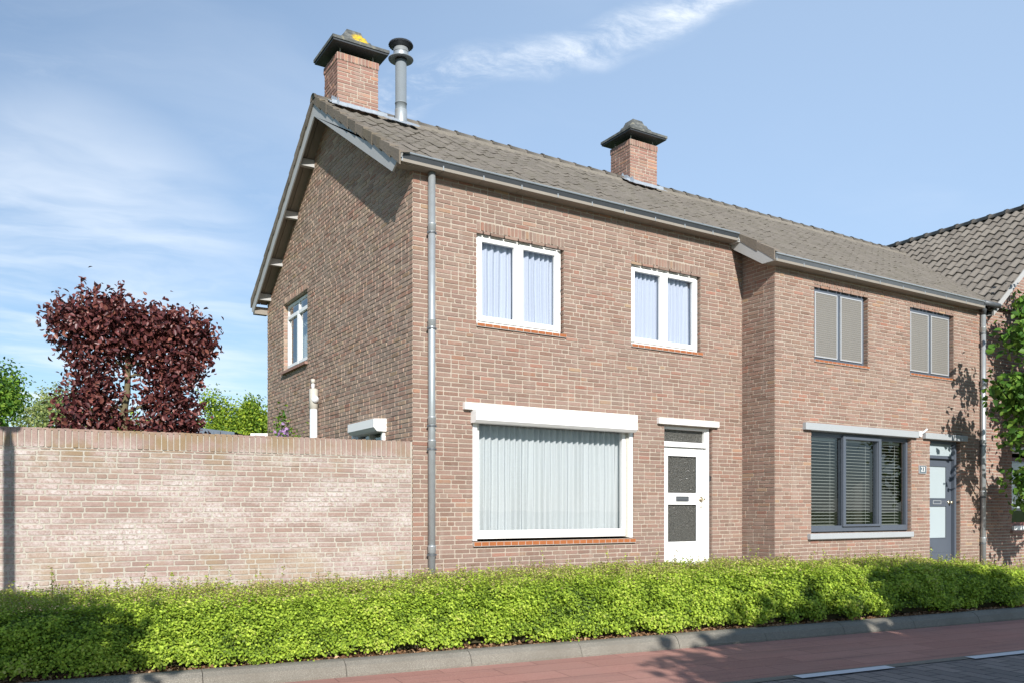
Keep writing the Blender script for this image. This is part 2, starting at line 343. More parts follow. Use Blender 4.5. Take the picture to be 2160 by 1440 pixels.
def ground_mats():
    R = {}
    m, nt, out = mat('soil'); g = objco(nt)
    c = ramp(nt, noi(nt, g, 18.0, 6.0, .7), [(.3, (.06, .035, .022)), (.55, (.16, .10, .065)), (.75, (.28, .18, .12))])
    pbr(nt, out, c, .95, 0, noi(nt, g, 30.0, 5.0, .7), 1.0, .03); R['soil'] = m
    def street(nt):     # position turned into the direction of the street
        return nd(nt, 'ShaderNodeMapping', {0: objco(nt), 'Rotation': (0, 0, math.radians(6.5))}).outputs[0]
    m, nt, out = mat('red_cycle_lane'); g = street(nt)
    br = nd(nt, 'ShaderNodeTexBrick', {'Vector': g, 'Color1': (.85, .85, .85, 1), 'Color2': (1, 1, 1, 1), 'Mortar': (.50, .48, .48, 1), 'Scale': 1.0, 'Mortar Size': .0045, 'Mortar Smooth': .3, 'Bias': 0.0, 'Brick Width': .80, 'Row Height': .27})
    n = noi(nt, g, 130.0, 4.0, .8); b = noi(nt, g, 1.3, 5.0)
    c = ramp(nt, n, [(.3, (.30, .13, .10)), (.5, (.43, .205, .16)), (.7, (.54, .32, .26))])
    c = mixc(nt, maprange(nt, b, .35, .7, 0, .5), c, (.42, .235, .19)); sp = noi(nt, nd(nt, 'ShaderNodeMapping', {0: g, 'Scale': (.35, 2.6, 1)}).outputs[0], 2.2, 5.0, .6); c = mixc(nt, maprange(nt, sp, .50, .75, 0, .45), c, (.22, .13, .11)); c = mixc(nt, 1.0, c, br.outputs[0], 'MULTIPLY')
    pbr(nt, out, c, .85, 0, mth(nt, 'ADD', n, br.outputs[1]), .5, .004); R['red'] = m
    m, nt, out = mat('grey_brick_road'); g0 = objco(nt)
    g = nd(nt, 'ShaderNodeMapping', {0: g0, 'Rotation': (0, 0, math.radians(6.5+90))}).outputs[0]
    br = nd(nt, 'ShaderNodeTexBrick', {'Vector': g, 'Color1': (.14, .127, .12, 1), 'Color2': (.215, .19, .175, 1), 'Mortar': (.025, .025, .027, 1), 'Scale': 1.0, 'Mortar Size': .006, 'Mortar Smooth': .2, 'Bias': 0.0, 'Brick Width': .29, 'Row Height': .145})
    n = noi(nt, g, 90.0, 4.0, .8)
    c = nd(nt, 'ShaderNodeVectorMath', {0: br.outputs[0], 'Scale': mth(nt, 'MULTIPLY_ADD', n, 1.2, .5)}, operation='SCALE').outputs[0]
    pbr(nt, out, c, .8, 0, mth(nt, 'ADD', n, br.outputs[1]), .5, .006); R['road'] = m
    m, nt, out = mat('pavement_slab'); g = street(nt)
    br = nd(nt, 'ShaderNodeTexBrick', {'Vector': g, 'Color1': (.27, .25, .22, 1), 'Color2': (.34, .31, .27, 1), 'Mortar': (.12, .11, .09, 1), 'Scale': 1.0, 'Mortar Size': .006, 'Brick Width': .3, 'Row Height': .3})
    n = noi(nt, g, 60.0, 4.0, .8)
    c = nd(nt, 'ShaderNodeVectorMath', {0: br.outputs[0], 'Scale': mth(nt, 'MULTIPLY_ADD', n, .6, .7)}, operation='SCALE').outputs[0]
    pbr(nt, out, c, .9, 0, mth(nt, 'ADD', n, br.outputs[1]), .4, .005); R['pave'] = m
    m, nt, out = mat('kerb_concrete'); g = objco(nt)
    n = noi(nt, g, 170.0, 3.0, .9); b = noi(nt, g, 2.2, 5.0)
    c = ramp(nt, n, [(.3, (.10, .092, .075)), (.5, (.19, .175, .145)), (.68, (.38, .355, .30))])
    c = mixc(nt, maprange(nt, b, .4, .7, 0, .6), c, (.145, .13, .105))
    pbr(nt, out, c, .9, 0, n, .7, .004); R['kerb'] = m
    m, nt, out = mat('road_marking'); g = objco(nt)
    n = noi(nt, g, 70.0, 5.0, .8)
    c = mixc(nt, maprange(nt, n, .58, .72), (.62, .64, .66), (.25, .25, .25)); pbr(nt, out, c, .8, 0, n, .3, .003); R['mark'] = m
    m, nt, out = mat('grass_ground'); g = objco(nt)
    c = ramp(nt, noi(nt, g, 3.0, 6.0, .7), [(.3, (.05, .09, .02)), (.7, (.12, .18, .04))]); pbr(nt, out, c, .95, 0, noi(nt, g, 20.0), .6, .05); R['grass'] = m
    return R
G = ground_mats()

# ---------------------------------------------------------------- street frame and ground
S0 = Vector((-2.348, -3.757, 0)); E_ = Vector((.9936, -.1133, 0)); N_ = Vector((.1133, .9936, 0))
def st(a, b, z=0.0): p = S0+E_*a+N_*b; return (p.x, p.y, z)
def sheet(name, a0, a1, b0, b1, z, m, seg=1):
    mb = MB()
    for i in range(seg):
        s, e = a0+(a1-a0)*i/seg, a0+(a1-a0)*(i+1)/seg
        mb.face([st(s, b0, z), st(e, b0, z), st(e, b1, z), st(s, b1, z)])
    o = mb.build(name, m); tag(o, kind='structure'); return o
ROADZ = -.115
mb = MB(); mb.face([(-900, -900, -.135), (900, -900, -.135), (900, 900, -.135), (-900, 900, -.135)]); tag(mb.build('ground', G['grass']), kind='structure')
sheet('road', -60, 80, -5.9, -1.50, ROADZ, G['road'])
sheet('cycle_lane', -60, 80, -1.50, -.10, ROADZ+.004, G['red'])
sheet('road_edge_strip', -60, 80, -1.60, -1.50, ROADZ+.005, G['kerb'])
sheet('planting_bed', -60, 80, -.005, 1.78, -.03, G['soil'])
def kerb(name, b_road, b_back, zt, s):
    mb = MB(); L = 1.0; rng = random.Random(3)
    a = -30.0
    while a < 45:
        dz = rng.uniform(-.003, .003)
        w = b_back-b_road; g = .0025
        P = [(b_road, -.14), (b_road-0.0*w, ROADZ+.02), (b_road+.18*w, zt-.035), (b_road+.42*w, zt-.006), (b_road+.6*w, zt), (b_back, zt), (b_back, -.14)]
        V = [st(x, b, z+dz) for x in (a+g, a+L-g) for (b, z) in P]; n = len(P)
        mb.poly(V, [(i, (i+1) % n, n+(i+1) % n, n+i) for i in range(n)]+[tuple(range(n-1, -1, -1)), tuple(range(n, 2*n))], (rng.random(),)*3)
        a += L
    tag(mb.build(name, G['kerb']), kind='structure')
kerb('kerb', -.165, 0.0, .0, 1)
kerb('far_kerb', -5.90, -6.05, .0, 1)
sheet('far_pavement', -60, 80, -12.0, -6.05, -.002, G['pave'])
# pavement between planting bed and houses (with a step down to the bed)
mb = MB()
mb.face([st(-60, 1.78, 0), st(80, 1.78, 0), st(80, 4.6, 0), st(-60, 4.6, 0)]); mb.face([st(-60, 1.78, -.13), st(80, 1.78, -.13), st(80, 1.78, 0), st(-60, 1.78, 0)])
tag(mb.build('pavement', G['pave']), kind='structure')
for k, a0 in enumerate((-6.5, -4.6, -2.7, -.8, 1.1, 3.0, 4.89, 6.78, 8.67, 10.56, 12.45, 14.34)):
    mb = MB(); mb.face([st(a0, -1.645, ROADZ+.010), st(a0+.96, -1.645, ROADZ+.010), st(a0+.96, -1.545, ROADZ+.010), st(a0, -1.545, ROADZ+.010)])
    o = mb.build('lane_marking', G['mark']); tag(o, kind='structure')

# ---------------------------------------------------------------- brickwork
Z = Vector((0, 0, 1)); CO = .061
def one_brick(mb, O, A, N, a0, a1, z0, z1, rng, dep=.006):
    j = lambda s=.0018: rng.uniform(-s, s)
    d = dep+rng.uniform(-.002, .003); tl = rng.uniform(-.0015, .0015); tz = rng.uniform(-.001, .002)
    a0 += j(); a1 += j(); z0 += j(.0015); z1 += j(.0015)
    ca = min(rng.uniform(.003, .010), (a1-a0)*.2); cz = min(rng.uniform(.003, .010), (z1-z0)*.3)
    ring = [(a0+ca, z0), (a1-ca, z0+j()), (a1, z0+cz), (a1+j(.001), z1-cz), (a1-ca, z1), (a0+ca, z1+j()), (a0, z1-cz), (a0, z0+cz)]
    am, zm = (a0+a1)/2, (z0+z1)/2; V = []
    for (a, z) in ring: V.append(O+A*a+Z*z-N*.002)
    for (a, z) in ring:
        k = .002; aa = a+(k if a < am else -k); zz = z+(k if z < zm else -k)
        V.append(O+A*aa+Z*zz+N*(d+tl*(a-am)*10+tz*(zz-zm)/.03))
    F = [tuple(range(8, 16))]+[(i, (i+1) % 8, 8+(i+1) % 8, 8+i) for i in range(8)]
    mb.poly(V, F, (rng.random(), rng.random(), rng.random()), 1)
def lay(mb, O, A, N, a0, a1, z0, z1, holes=(), seed=0, ints=None, co=CO, wob=.0, phase=0.0, white_joint=None):
    rng = random.Random(seed); i = math.floor((z0-phase)/co)
    while phase+i*co < z1-.02:
        zb = phase+i*co+.0068; zt = zb+co-.0136; i += 1
        lo, hi = max(zb, z0), min(zt, z1)
        if hi-lo < .018: continue
        rngs = [(a0, a1)] if ints is None else ints((lo+hi)/2)
        cuts = [h for h in holes if h[2] < hi-.002 and h[3] > lo+.002]
        pieces = []
        for (s, e) in rngs:
            seg = [(s, e)]
            for h in cuts:
                ns = []
                for (p, q) in seg:
                    if h[1] <= p or h[0] >= q: ns.append((p, q)); continue
                    if h[0] > p: ns.append((p, h[0]))
                    if h[1] < q: ns.append((h[1], q))
                seg = ns
            pieces += [(p, q, lo, hi) for p, q in seg]
            for h in cuts:
                if len(cuts) > 0 and h[1] > s and h[0] < e:
                    if h[2]-lo > .02: pieces.append((max(h[0], s), min(h[1], e), lo, h[2]-.003))
                    if hi-h[3] > .02: pieces.append((max(h[0], s), min(h[1], e), h[3]+.003, hi))
        for (s, e, l, h) in pieces:
            x = s; first = True
            while x < e-.015:
                L = .209 if rng.random() < .76 else .097
                if first: L = rng.choice((.097, .153, .209)) if white_joint is None else rng.uniform(.05, .209); first = False
                if e-x-L < .05: L = e-x
                if L > .26: L = L/2-.005
                w = math.sin((x*1.7+i*.31))*wob
                one_brick(mb, O, A, N, x, min(x+L, e), l+w, h+w, rng); x += L+.014
def rowlock(mb, O, A, N, a0, a1, z0, z1, seed, w=.0605, dep=.006, lean=0.0):
    rng = random.Random(seed); n = max(1, round((a1-a0)/w)); w = (a1-a0)/n
    for k in range(n): one_brick(mb, O, A, N, a0+k*w+.005, a0+(k+1)*w-.005, z0+.004, z1-.004, rng, dep)
def mortar(mb, O, A, N, a0, a1, z0, z1, holes, ztop=None):
    xs = sorted({a0, a1}|{min(max(v, a0), a1) for h in holes for v in h[:2]}); zs = sorted({z0, z1}|{min(max(v, z0), z1) for h in holes for v in h[2:]})
    for i in range(len(xs)-1):
        for k in range(len(zs)-1):
            am, zm = (xs[i]+xs[i+1])/2, (zs[k]+zs[k+1])/2
            if any(h[0] < am < h[1] and h[2] < zm < h[3] for h in holes): continue
            mb.face([O+A*xs[i]+Z*zs[k], O+A*xs[i+1]+Z*zs[k], O+A*xs[i+1]+Z*zs[k+1], O+A*xs[i]+Z*zs[k+1]], m=0)
def reveal(mb, O, A, N, h, dep=.1, seed=0, sides='lrtb'):
    a0, a1, z0, z1 = h
    if 'r' in sides:      # jamb at a1, faces -A
        o = O+A*a1; mb.face([o+Z*z0, o+Z*z1, o+Z*z1-N*dep, o+Z*z0-N*dep], m=0); lay(mb, o, -N, -A, .004, dep, z0, z1, seed=seed+1)
    if 'l' in sides:
        o = O+A*a0; mb.face([o+Z*z0, o+Z*z1, o+Z*z1-N*dep, o+Z*z0-N*dep], m=0); lay(mb, o, -N, A, .004, dep, z0, z1, seed=seed+2)
    for z in (z0, z1): mb.face([O+A*a0+Z*z, O+A*a1+Z*z, O+A*a1+Z*z-N*dep, O+A*a0+Z*z-N*dep], m=0)
def wall(name, parent, O, A, N, a0, a1, z0, z1, holes, arches, mats, seed, dep=.1, wob=.002, phase=0.0):
    mb = MB(); O, A, N = Vector(O), Vector(A).normalized(), Vector(N).normalized()
    mortar(mb, O, A, N, a0, a1, z0, z1, holes)
    soldier = [(h[0]-.0, h[1]+.0, h[3], h[3]+.122) for h in arches]
    lay(mb, O, A, N, a0, a1, z0, z1, list(holes)+soldier, seed, wob=wob, phase=phase)
    for s in soldier: rowlock(mb, O, A, N, *s, seed=seed+7)
    for k, h in enumerate(holes): reveal(mb, O, A, N, h, dep, seed+20+k)
    return mb.build(name, mats, parent)

# roof heights of the long roof (tile surface)
RY, RZ, SF, SR = 3.08, 7.62, .628, .655
def zf(y): return RZ-(RY-y)*SF
def zr(y): return RZ-(y-RY)*SR
OV = -.27

house = thing('brick_house', (2.98, 0, 0), 'brown brick end house with white window frames, white front door and a tall gable side', 'house')
nb = thing('brick_house', (8.9, -.69, 0), 'brick row house number 23 with slate grey window frames and a grey front door', 'house')
h3 = thing('brick_house', (15.6, -.69, 0), 'shaded brick house at the right edge with a steep roof of dark wavy tiles', 'house')

# openings (X range, z range)
wA = (.933, 2.372, 3.625, 4.868); wB = (3.603, 5.042, 3.625, 4.868); wL = (.868, 3.648, .70, 2.44); dM = (4.265, 5.300, -.02, 2.44)
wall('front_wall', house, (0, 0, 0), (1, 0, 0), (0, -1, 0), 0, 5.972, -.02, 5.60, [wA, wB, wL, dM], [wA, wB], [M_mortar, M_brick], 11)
# gable wall: a runs along +Y, normal -X; the top follows the roof
wG = (4.222, 5.586, 3.66, 4.893); wK = (.905, 2.05, 1.0, 2.30)
def gable():
    mb = MB(); O, A, N = Vector((0, 0, 0)), Vector((0, 1, 0)), Vector((-1, 0, 0)); D = 6.655
    ze = 5.05
    mortar(mb, O, A, N, 0, D, -.02, ze, [wG, wK])
    mb.face([(0, 0, ze), (0, D, ze), (0, D, zr(D)-.12), (0, RY, RZ-.12), (0, 0, zf(0)-.12)], m=0)
    def ints(z):
        lo = 0 if z < zf(0)-.14 else RY-(RZ-.14-z)/SF; hi = D if z < zr(D)-.14 else RY+(RZ-.14-z)/SR
        return [(max(0.003, lo), min(D, hi))] if hi-lo > .1 else []
    s = (wG[0], wG[1], wG[3], wG[3]+.122)
    lay(mb, O, A, N, 0, D, -.02, 7.5, [wG, wK, s], 31, ints=ints, wob=.002)
    rowlock(mb, O, A, N, *s, seed=5)
    for k, h in enumerate((wG, wK)): reveal(mb, O, A, N, h, .11, 60+k)
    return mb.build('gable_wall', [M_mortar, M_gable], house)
gable()
mb = MB()   # rest of the shell: party wall, back wall, interior floors
mb.box(.10, 5.9, 6.5, 6.65, 0, 5.1); mb.box(5.82, 5.97, .10, 6.5, 0, 5.3); mb.box(.10, 5.82, .10, 6.5, 2.75, 2.95); mb.box(.11, 5.82, .11, 6.5, -.05, .05)
mb.box(.12, 5.82, 2.6, 2.7, .05, 2.75); mb.box(.12, 5.82, 2.6, 2.7, 2.95, 5.5)
mb.box(4.05, 4.15, .12, 2.6, .05, 2.75); mb.box(.12, 5.82, .3, 6.4, 5.2, 5.3)
mb.build('interior', M_darkroom, house)

def sill(parent, O, x0, x1, yf, z1, n, name='sill', h=.045, dep=.13):
    mb = MB(); w = (x1-x0)/n; rng = random.Random(int(x0*100))
    mb.box(x0, x1, yf+.004, yf+dep, z1-h-.006, z1-.003, m=1)
    for k in range(n):
        mb.box(x0+k*w+.0035, x0+(k+1)*w-.0035, yf+rng.uniform(-.001, .001), yf+dep-.004, z1-h, z1, c=(rng.random(),)*3, m=0, bev=.003)
    return mb.build(name, [M_sill, M_sillj], parent)
def frame_box(mb, x0, x1, z0, z1, y0, y1, w, wb=None, wt=None, m=0, bev=.004):
    wb = wb or w; wt = wt or w
    mb.box(x0, x1, y0, y1, z0, z0+wb, m=m, bev=bev); mb.box(x0, x1, y0, y1, z1-wt, z1, m=m, bev=bev)
    mb.box(x0, x0+w, y0+.0005, y1-.0005, z0+wb, z1-wt, m=m); mb.box(x1-w, x1, y0+.0005, y1-.0005, z0+wb, z1-wt, m=m)
def curtain(parent, x0, x1, z0, z1, y, m, n, seed, amp=.026, name='curtain'):
    rng = random.Random(seed); mb = MB(); N = int((x1-x0)/.0085); cols = []
    ph = 0; x = x0
    for i in range(N+1):
        x = x0+(x1-x0)*i/N; t = (x-x0)/(x1-x0)
        cols.append((x, t))
    wav = []
    for k, (x, t) in enumerate(cols):
        q = (n*t+.55*mnoise.noise(Vector((x*2.3, seed*2, 5)))+.18*mnoise.noise(Vector((x*9, seed*3, 1)))) % 1.0; w = .58
        wav.append(-1+2*q/w if q < w else 1-2*(q-w)/(1-w))
    rows = [z1-(z1-z0)*r/8 for r in range(9)]
    V = []
    for r, z in enumerate(rows):
        for k, (x, t) in enumerate(cols):
            s = wav[k]; sh = math.sin(s*1.35)
            a = amp*(.75+.25*r/8)*(1+.75*mnoise.noise(Vector((x*6, z*.5, seed))))
            V.append((x+.012*mnoise.noise(Vector((x*4, z*1.5, seed+9))), y+a*sh, z))
    W = len(cols); F = [(r*W+k, r*W+k+1, (r+1)*W+k+1, (r+1)*W+k) for r in range(8) for k in range(W-1)]
    mb.poly(V, F); return mb.build(name, m, parent, smooth=True)
def pane(parent, x0, x1, z0, z1, y, m=None, name='pane'):
    mb = MB(); mb.face([(x0, y, z0), (x1, y, z0), (x1, y, z1), (x0, y, z1)]); return mb.build(name, m or M_glass, parent)

def white_window(parent, w, seed):
    x0, x1, z0, z1 = w; mb = MB()
    z1f = z1-.018; xr = x1-.022
    frame_box(mb, x0+.004, xr, z0, z1f, .062, .13, .052, .05, .05)
    mx = (x0+xr)/2-.01
    mb.box(mx-.022, mx+.022, .061, .128, z0+.05, z1f-.05)
    for (a, b) in ((x0+.048, mx-.012), (mx+.012, xr-.046)):   # sashes, slightly proud
        frame_box(mb, a, b, z0+.045, z1f-.045, .046, .10, .062, .075, .06)
    f = mb.build('window', M_white, parent)
    for z in (z0+.3, z0+.62, z1-.3):
        for x in (x0+.020, xr-.016): mb = MB(); mb.box(x-.004, x+.004, .038, .064, z, z+.02); mb.build('hinge', M_zinc, f)
    for (a, b) in ((x0+.105, mx-.07), (mx+.07, xr-.105)):
        pane(f, a-.006, b+.006, z0+.112, z1f-.10, .075)
    for (a, b, n) in ((x0+.07, mx-.02, 7), (mx+.02, xr-.06, 7)): curtain(f, a, b, z0+.06, z1f-.06, .16, M_curt2, n, seed+n+int(a*10))
    sill(f, None, x0-.004, x1+.022, -.035, z0, 12, h=.04)
    return f
white_window(house, wA, 1); white_window(house, wB, 2)

# big living-room window with roller-shutter box
def big_window():
    x0, x1, z0, z1 = wL; mb = MB()
    frame_box(mb, x0+.075, x1-.115, z0+.035, 2.36, .045, .12, .055, .105, .04)
    mb.box(x0+.118, x1-.16, .035, .06, z0+.115, z0+.15, bev=.003)
    f = mb.build('window', M_white, house)
    mb = MB(); mb.box(x0+.006, x0+.072, -.012, .10, z0+.012, 2.30, bev=.004); mb.build('shutter_guide', M_white, f)
    mb = MB(); mb.box(x1-.075, x1-.012, -.004, .10, z0+.012, 2.30, bev=.004); mb.box(x1-.113, x1-.0751, .03, .12, z0+.02, 2.3, m=1); mb.build('shutter_guide', [M_white, M_pvc2], f)
    pane(f, x0+.125, x1-.165, z0+.135, 2.33, .075)
    curtain(f, x0+.09, x1-.125, z0+.10, 2.40, .20, M_curt, 26, 5, .034)
    sill(f, None, .872, 3.662, -.05, .695, 24, h=.05, dep=.16)
    mb = MB(); mb.box(.722, 3.678, -.075, .10, 2.457, 2.55, bev=.006); mb.build('lintel', M_offwhite, house)
    mb = MB()   # shutter box: chamfered section
    P = [(.0, 2.455), (-.155, 2.455), (-.158, 2.32), (-.115, 2.285), (.0, 2.285)]
    mb.extrude(P, .842, 3.60)
    b = mb.build('shutter_box', M_white, house)
    mb = MB(); mb.box(.842, 3.60, -.1605, -.157, 2.418, 2.424); mb.build('seam', M_pvc2, b)
big_window()

# front door of the white-framed house
def front_door():
    x0, x1, z0, z1 = dM; f = thing_part = MB()
    f.box(5.228, 5.278, .055, .16, z0, z1, bev=.004)                       # right post
    f.box(x0, 5.228, .055, .16, 2.12, 2.20, bev=.004)                     # transom bar
    f.box(x0, 5.228, .055, .16, 2.395, z1, bev=.004); f.box(x0+.002, x0+.05, .055, .16, z0, 2.12); f.box(x0+.002, x0+.05, .055, .16, 2.20, 2.395)
    f.box(5.185, 5.228, .075, .16, 2.20, 2.395)
    fr = f.build('door_frame', M_white, house)
    pane(fr, x0+.05, 5.185, 2.2, 2.395, .12, M_cast, 'transom_pane')
    mb = MB(); l, r, y0, y1, top = x0+.055, 5.222, .10, .15, 2.112
    A, B = (4.41, 5.045), None
    mb.box(l, A[0], y0, y1, .05, top); mb.box(A[1], r, y0, y1, .05, top)
    for (a, b) in ((.05, .615), (1.225, 1.385), (1.99, top)): mb.box(A[0], A[1], y0, y1, a, b)
    for (a, b) in ((.615, 1.225), (1.385, 1.99)): frame_box(mb, A[0]-.012, A[1]+.012, a-.012, b+.012, y0-.010, y0+.002, .024, bev=.003)
    mb.box(l, r, y0-.006, y0+.001, .34, .352)
    d = mb.build('door', M_white, house)
    for (a, b) in ((.615, 1.225), (1.385, 1.99)): pane(d, A[0], A[1], a, b, y0+.025, M_cast)
    mb = MB(); frame_box(mb, 4.60, 4.865, 1.265, 1.345, y0-.014, y0, .014, bev=.003); mb.box(4.612, 4.853, y0-.008, y0-.002, 1.278, 1.332); mb.box(4.63, 4.83, y0-.018, y0-.006, 1.288, 1.296)
    mb.build('letterbox', M_zinc_d, d)
    mb = MB(); mb.tube([(5.135, y0+.002, 1.30), (5.135, y0-.014, 1.30)], [.048, .044], 18); mb.tube([(5.135, y0-.01, 1.30), (5.135, y0-.05, 1.30), (5.135, y0-.075, 1.30)], [.016, .024, .018], 14); mb.build('door_knob', M_brass, d, True)
    mb = MB(); mb.tube([(5.135, y0+.002, 1.18), (5.135, y0-.012, 1.18)], [.018, .016], 12); mb.build('door_lock', M_brass, d, True)
    mb = MB(); mb.box(5.272, 5.298, .035, .056, 1.60, 1.68, bev=.004); mb.build('doorbell', M_black, house)
    mb = MB(); mb.box(4.11, 5.385, -.07, .08, 2.452, 2.545, bev=.006); mb.build('lintel', M_offwhite, house)
    mb = MB(); mb.box(x0, x1, -.02, .2, -.0195, .05); mb.build('doorstep', M_sillj, house)
front_door()

# gable window, small shuttered window
def side_windows():
    y0, y1, z0, z1 = wG; mb = MB()
    def bx(mb, ya, yb, xa, xb, za, zb, m=0): mb.box(xa, xb, ya, yb, za, zb, m=m)
    def fr(mb, ya, yb, za, zb, xa, xb, w, wb=None):
        wb = wb or w
        bx(mb, ya, yb, xa, xb, za, za+wb); bx(mb, ya, yb, xa, xb, zb-w, zb); bx(mb, ya, ya+w, xa+.0005, xb-.0005, za+wb, zb-w); bx(mb, yb-w, yb, xa+.0005, xb-.0005, za+wb, zb-w)
    fr(mb, y0+.01, y1-.01, z0+.03, z1-.02, .07, .13, .05)
    m_ = (y0+y1)/2; bx(mb, m_-.03, m_+.03, .068, .128, z0+.08, z1-.07)
    for a, b in ((y0+.055, m_-.01), (m_+.01, y1-.055)): fr(mb, a, b, z0+.07, z1-.24, .05, .09, .05)
    bx(mb, y0+.06, y1-.06, .06, .12, z1-.27, z1-.22)
    f = mb.build('window', M_white, house)
    mb = MB(); mb.face([(.085, y1-.05, z0+.06), (.085, y0+.05, z0+.06), (.085, y0+.05, z1-.05), (.085, y1-.05, z1-.05)]); mb.build('pane', M_glass2, f)
    mb = MB()   # white net behind
    V = []; n = 90
    for z in (z0+.05, z1-.35):
        for k in range(n+1): y = y0+(y1-y0)*k/n; V.append((.26+.02*math.sin(k*.9), y, z))
    mb.poly(V, [(k, k+1, n+2+k, n+1+k) for k in range(n)]); mb.build('curtain', M_curt, f, True)
    mb = MB(); w = (y1-y0+.06)/12
    for k in range(12): bx(mb, y0-.03+k*w+.003, y0-.03+(k+1)*w-.003, -.06, .08, z0-.045, z0)
    mb.build('sill', M_chim, f)
    # small window with roller-shutter box
    y0, y1, z0, z1 = wK; mb = MB(); fr(mb, y0+.03, y1-.02, z0, z1-.04, .03, .10, .05); bx(mb, 1.5, 1.56, .03, .10, z0, z1-.04)
    f = mb.build('window', M_offwhite, house)
    mb = MB(); mb.face([(.07, y1-.05, z0+.03), (.07, y0+.05, z0+.03), (.07, y0+.05, z1-.08), (.07, y1-.05, z1-.08)]); mb.build('pane', M_glass2, f)
    mb = MB(); bx(mb, y0-.03, y0+.03, -.045, .03, z0, 2.26); mb.build('shutter_guide', M_white, f); mb = MB(); bx(mb, y1-.03, y1+.03, -.03, .03, z0, 2.26); mb.build('shutter_guide', M_white, f)
    mb = MB(); P = [(.0, 2.375), (-.19, 2.365), (-.19, 2.25), (-.14, 2.20), (.0, 2.20)]; mb.extrude(P, .84, 1.82, axis='y'); mb.build('shutter_box', M_white, house)
side_windows()

# ---------------------------------------------------------------- neighbour
NY = -.69
O2 = (0, NY, 0)
wC = (6.905, 8.325, 3.60, 4.83); wD = (9.522, 10.91, 3.60, 4.82); wE = (6.83, 9.572, .745, 2.43); dN = (10.126, 11.13, -.02, 2.43)
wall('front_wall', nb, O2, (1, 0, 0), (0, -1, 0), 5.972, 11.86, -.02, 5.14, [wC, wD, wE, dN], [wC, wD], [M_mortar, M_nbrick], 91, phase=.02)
mb = MB(); O = Vector((5.972, 0, 0)); A = Vector((0, 1, 0)); N = Vector((-1, 0, 0))
mortar(mb, O, A, N, NY, -.0005, -.02, 5.02, []); mb.face([(5.972, NY, 5.02), (5.972, 0, 5.02), (5.972, 0, zf(0)-.14), (5.972, NY, zf(NY)-.14)], m=0)
lay(mb, O, A, N, NY, -.008, -.02, 5.6, seed=93, ints=lambda z: [(max(NY+.002, -(zf(0)-.16-z)/SF), -.008)] if z < zf(0)-.2 else [], phase=.02)
mb.build('return_wall', [M_mortar, M_brick], nb)
mb = MB(); mb.box(6.05, 11.8, 6.5, 6.65, 0, 5.1); mb.box(11.76, 11.85, -.58, 6.5, 0, 4.9); mb.box(5.98, 11.76, -.58, 6.5, 2.75, 2.95); mb.box(5.98, 11.76, -.58, 6.5, -.05, .05)
mb.box(5.98, 11.76, 2.6, 2.7, .05, 2.75); mb.box(5.98, 11.76, 2.6, 2.7, 2.95, 5.3); mb.box(9.9, 10.0, -.58, 2.6, .05, 2.75); mb.box(5.98, 11.76, -.3, 6.4, 5.0, 5.1)
mb.build('interior', M_darkroom, nb)
def grey_window(w, seed):
    x0, x1, z0, z1 = w; mb = MB(); z1f = z1-.02; xr = x1-.085; Y = NY
    frame_box(mb, x0+.003, xr, z0, z1f, Y+.04, Y+.11, .045, .065, .09)
    mx = (x0+xr)/2; mb.box(mx-.035, mx+.035, Y+.038, Y+.11, z0+.065, z1f-.09)
    mb.box(xr, x1-.004, Y+.09, Y+.11, z0, z1f)
    f = mb.build('window', M_grey_frame, nb)
    for k, (a, b) in enumerate(((x0+.048, mx-.036), (mx+.036, xr-.045))):
        mb = MB(); frame_box(mb, a+.004, b-.004, z0+.05, z1f-.085, Y+.022, Y+.038, .022, m=0, bev=.003)
        s_ = mb.build('screen_frame', M_lgrey2, f); mb = MB(); mb.box(a+.026, b-.026, Y+.030, Y+.033, z0+.072, z1f-.107); mb.build('insect_screen', M_screen, f)
        pane(f, a, b, z0+.05, z1f-.08, Y+.075, M_glass2)
    mb = MB()
    for (x, xx) in ((x0+.30, x0+.42), (mx+.30, mx+.31)): mb.face([(x, Y+.25, z1-.3), (x+.03, Y+.25, z1-.3), (xx+.04, Y+.25, z0), (xx, Y+.25, z0)])  # added white slivers imitate the pale light streak in each pane
    mb.face([(x0, Y+.28, z0), (xr, Y+.28, z0), (xr, Y+.28, z1), (x0, Y+.28, z1)], m=1)
    mb.build('blind_light_streaks', [M_white, M_soffit], f)
    sill(f, None, x0-.003, x1+.01, Y-.03, z0, 13, h=.035)
M_lgrey2 = plain('screen_frame', (.50, .51, .52), .4, .3, .05)
grey_window(wC, 3); grey_window(wD, 4)
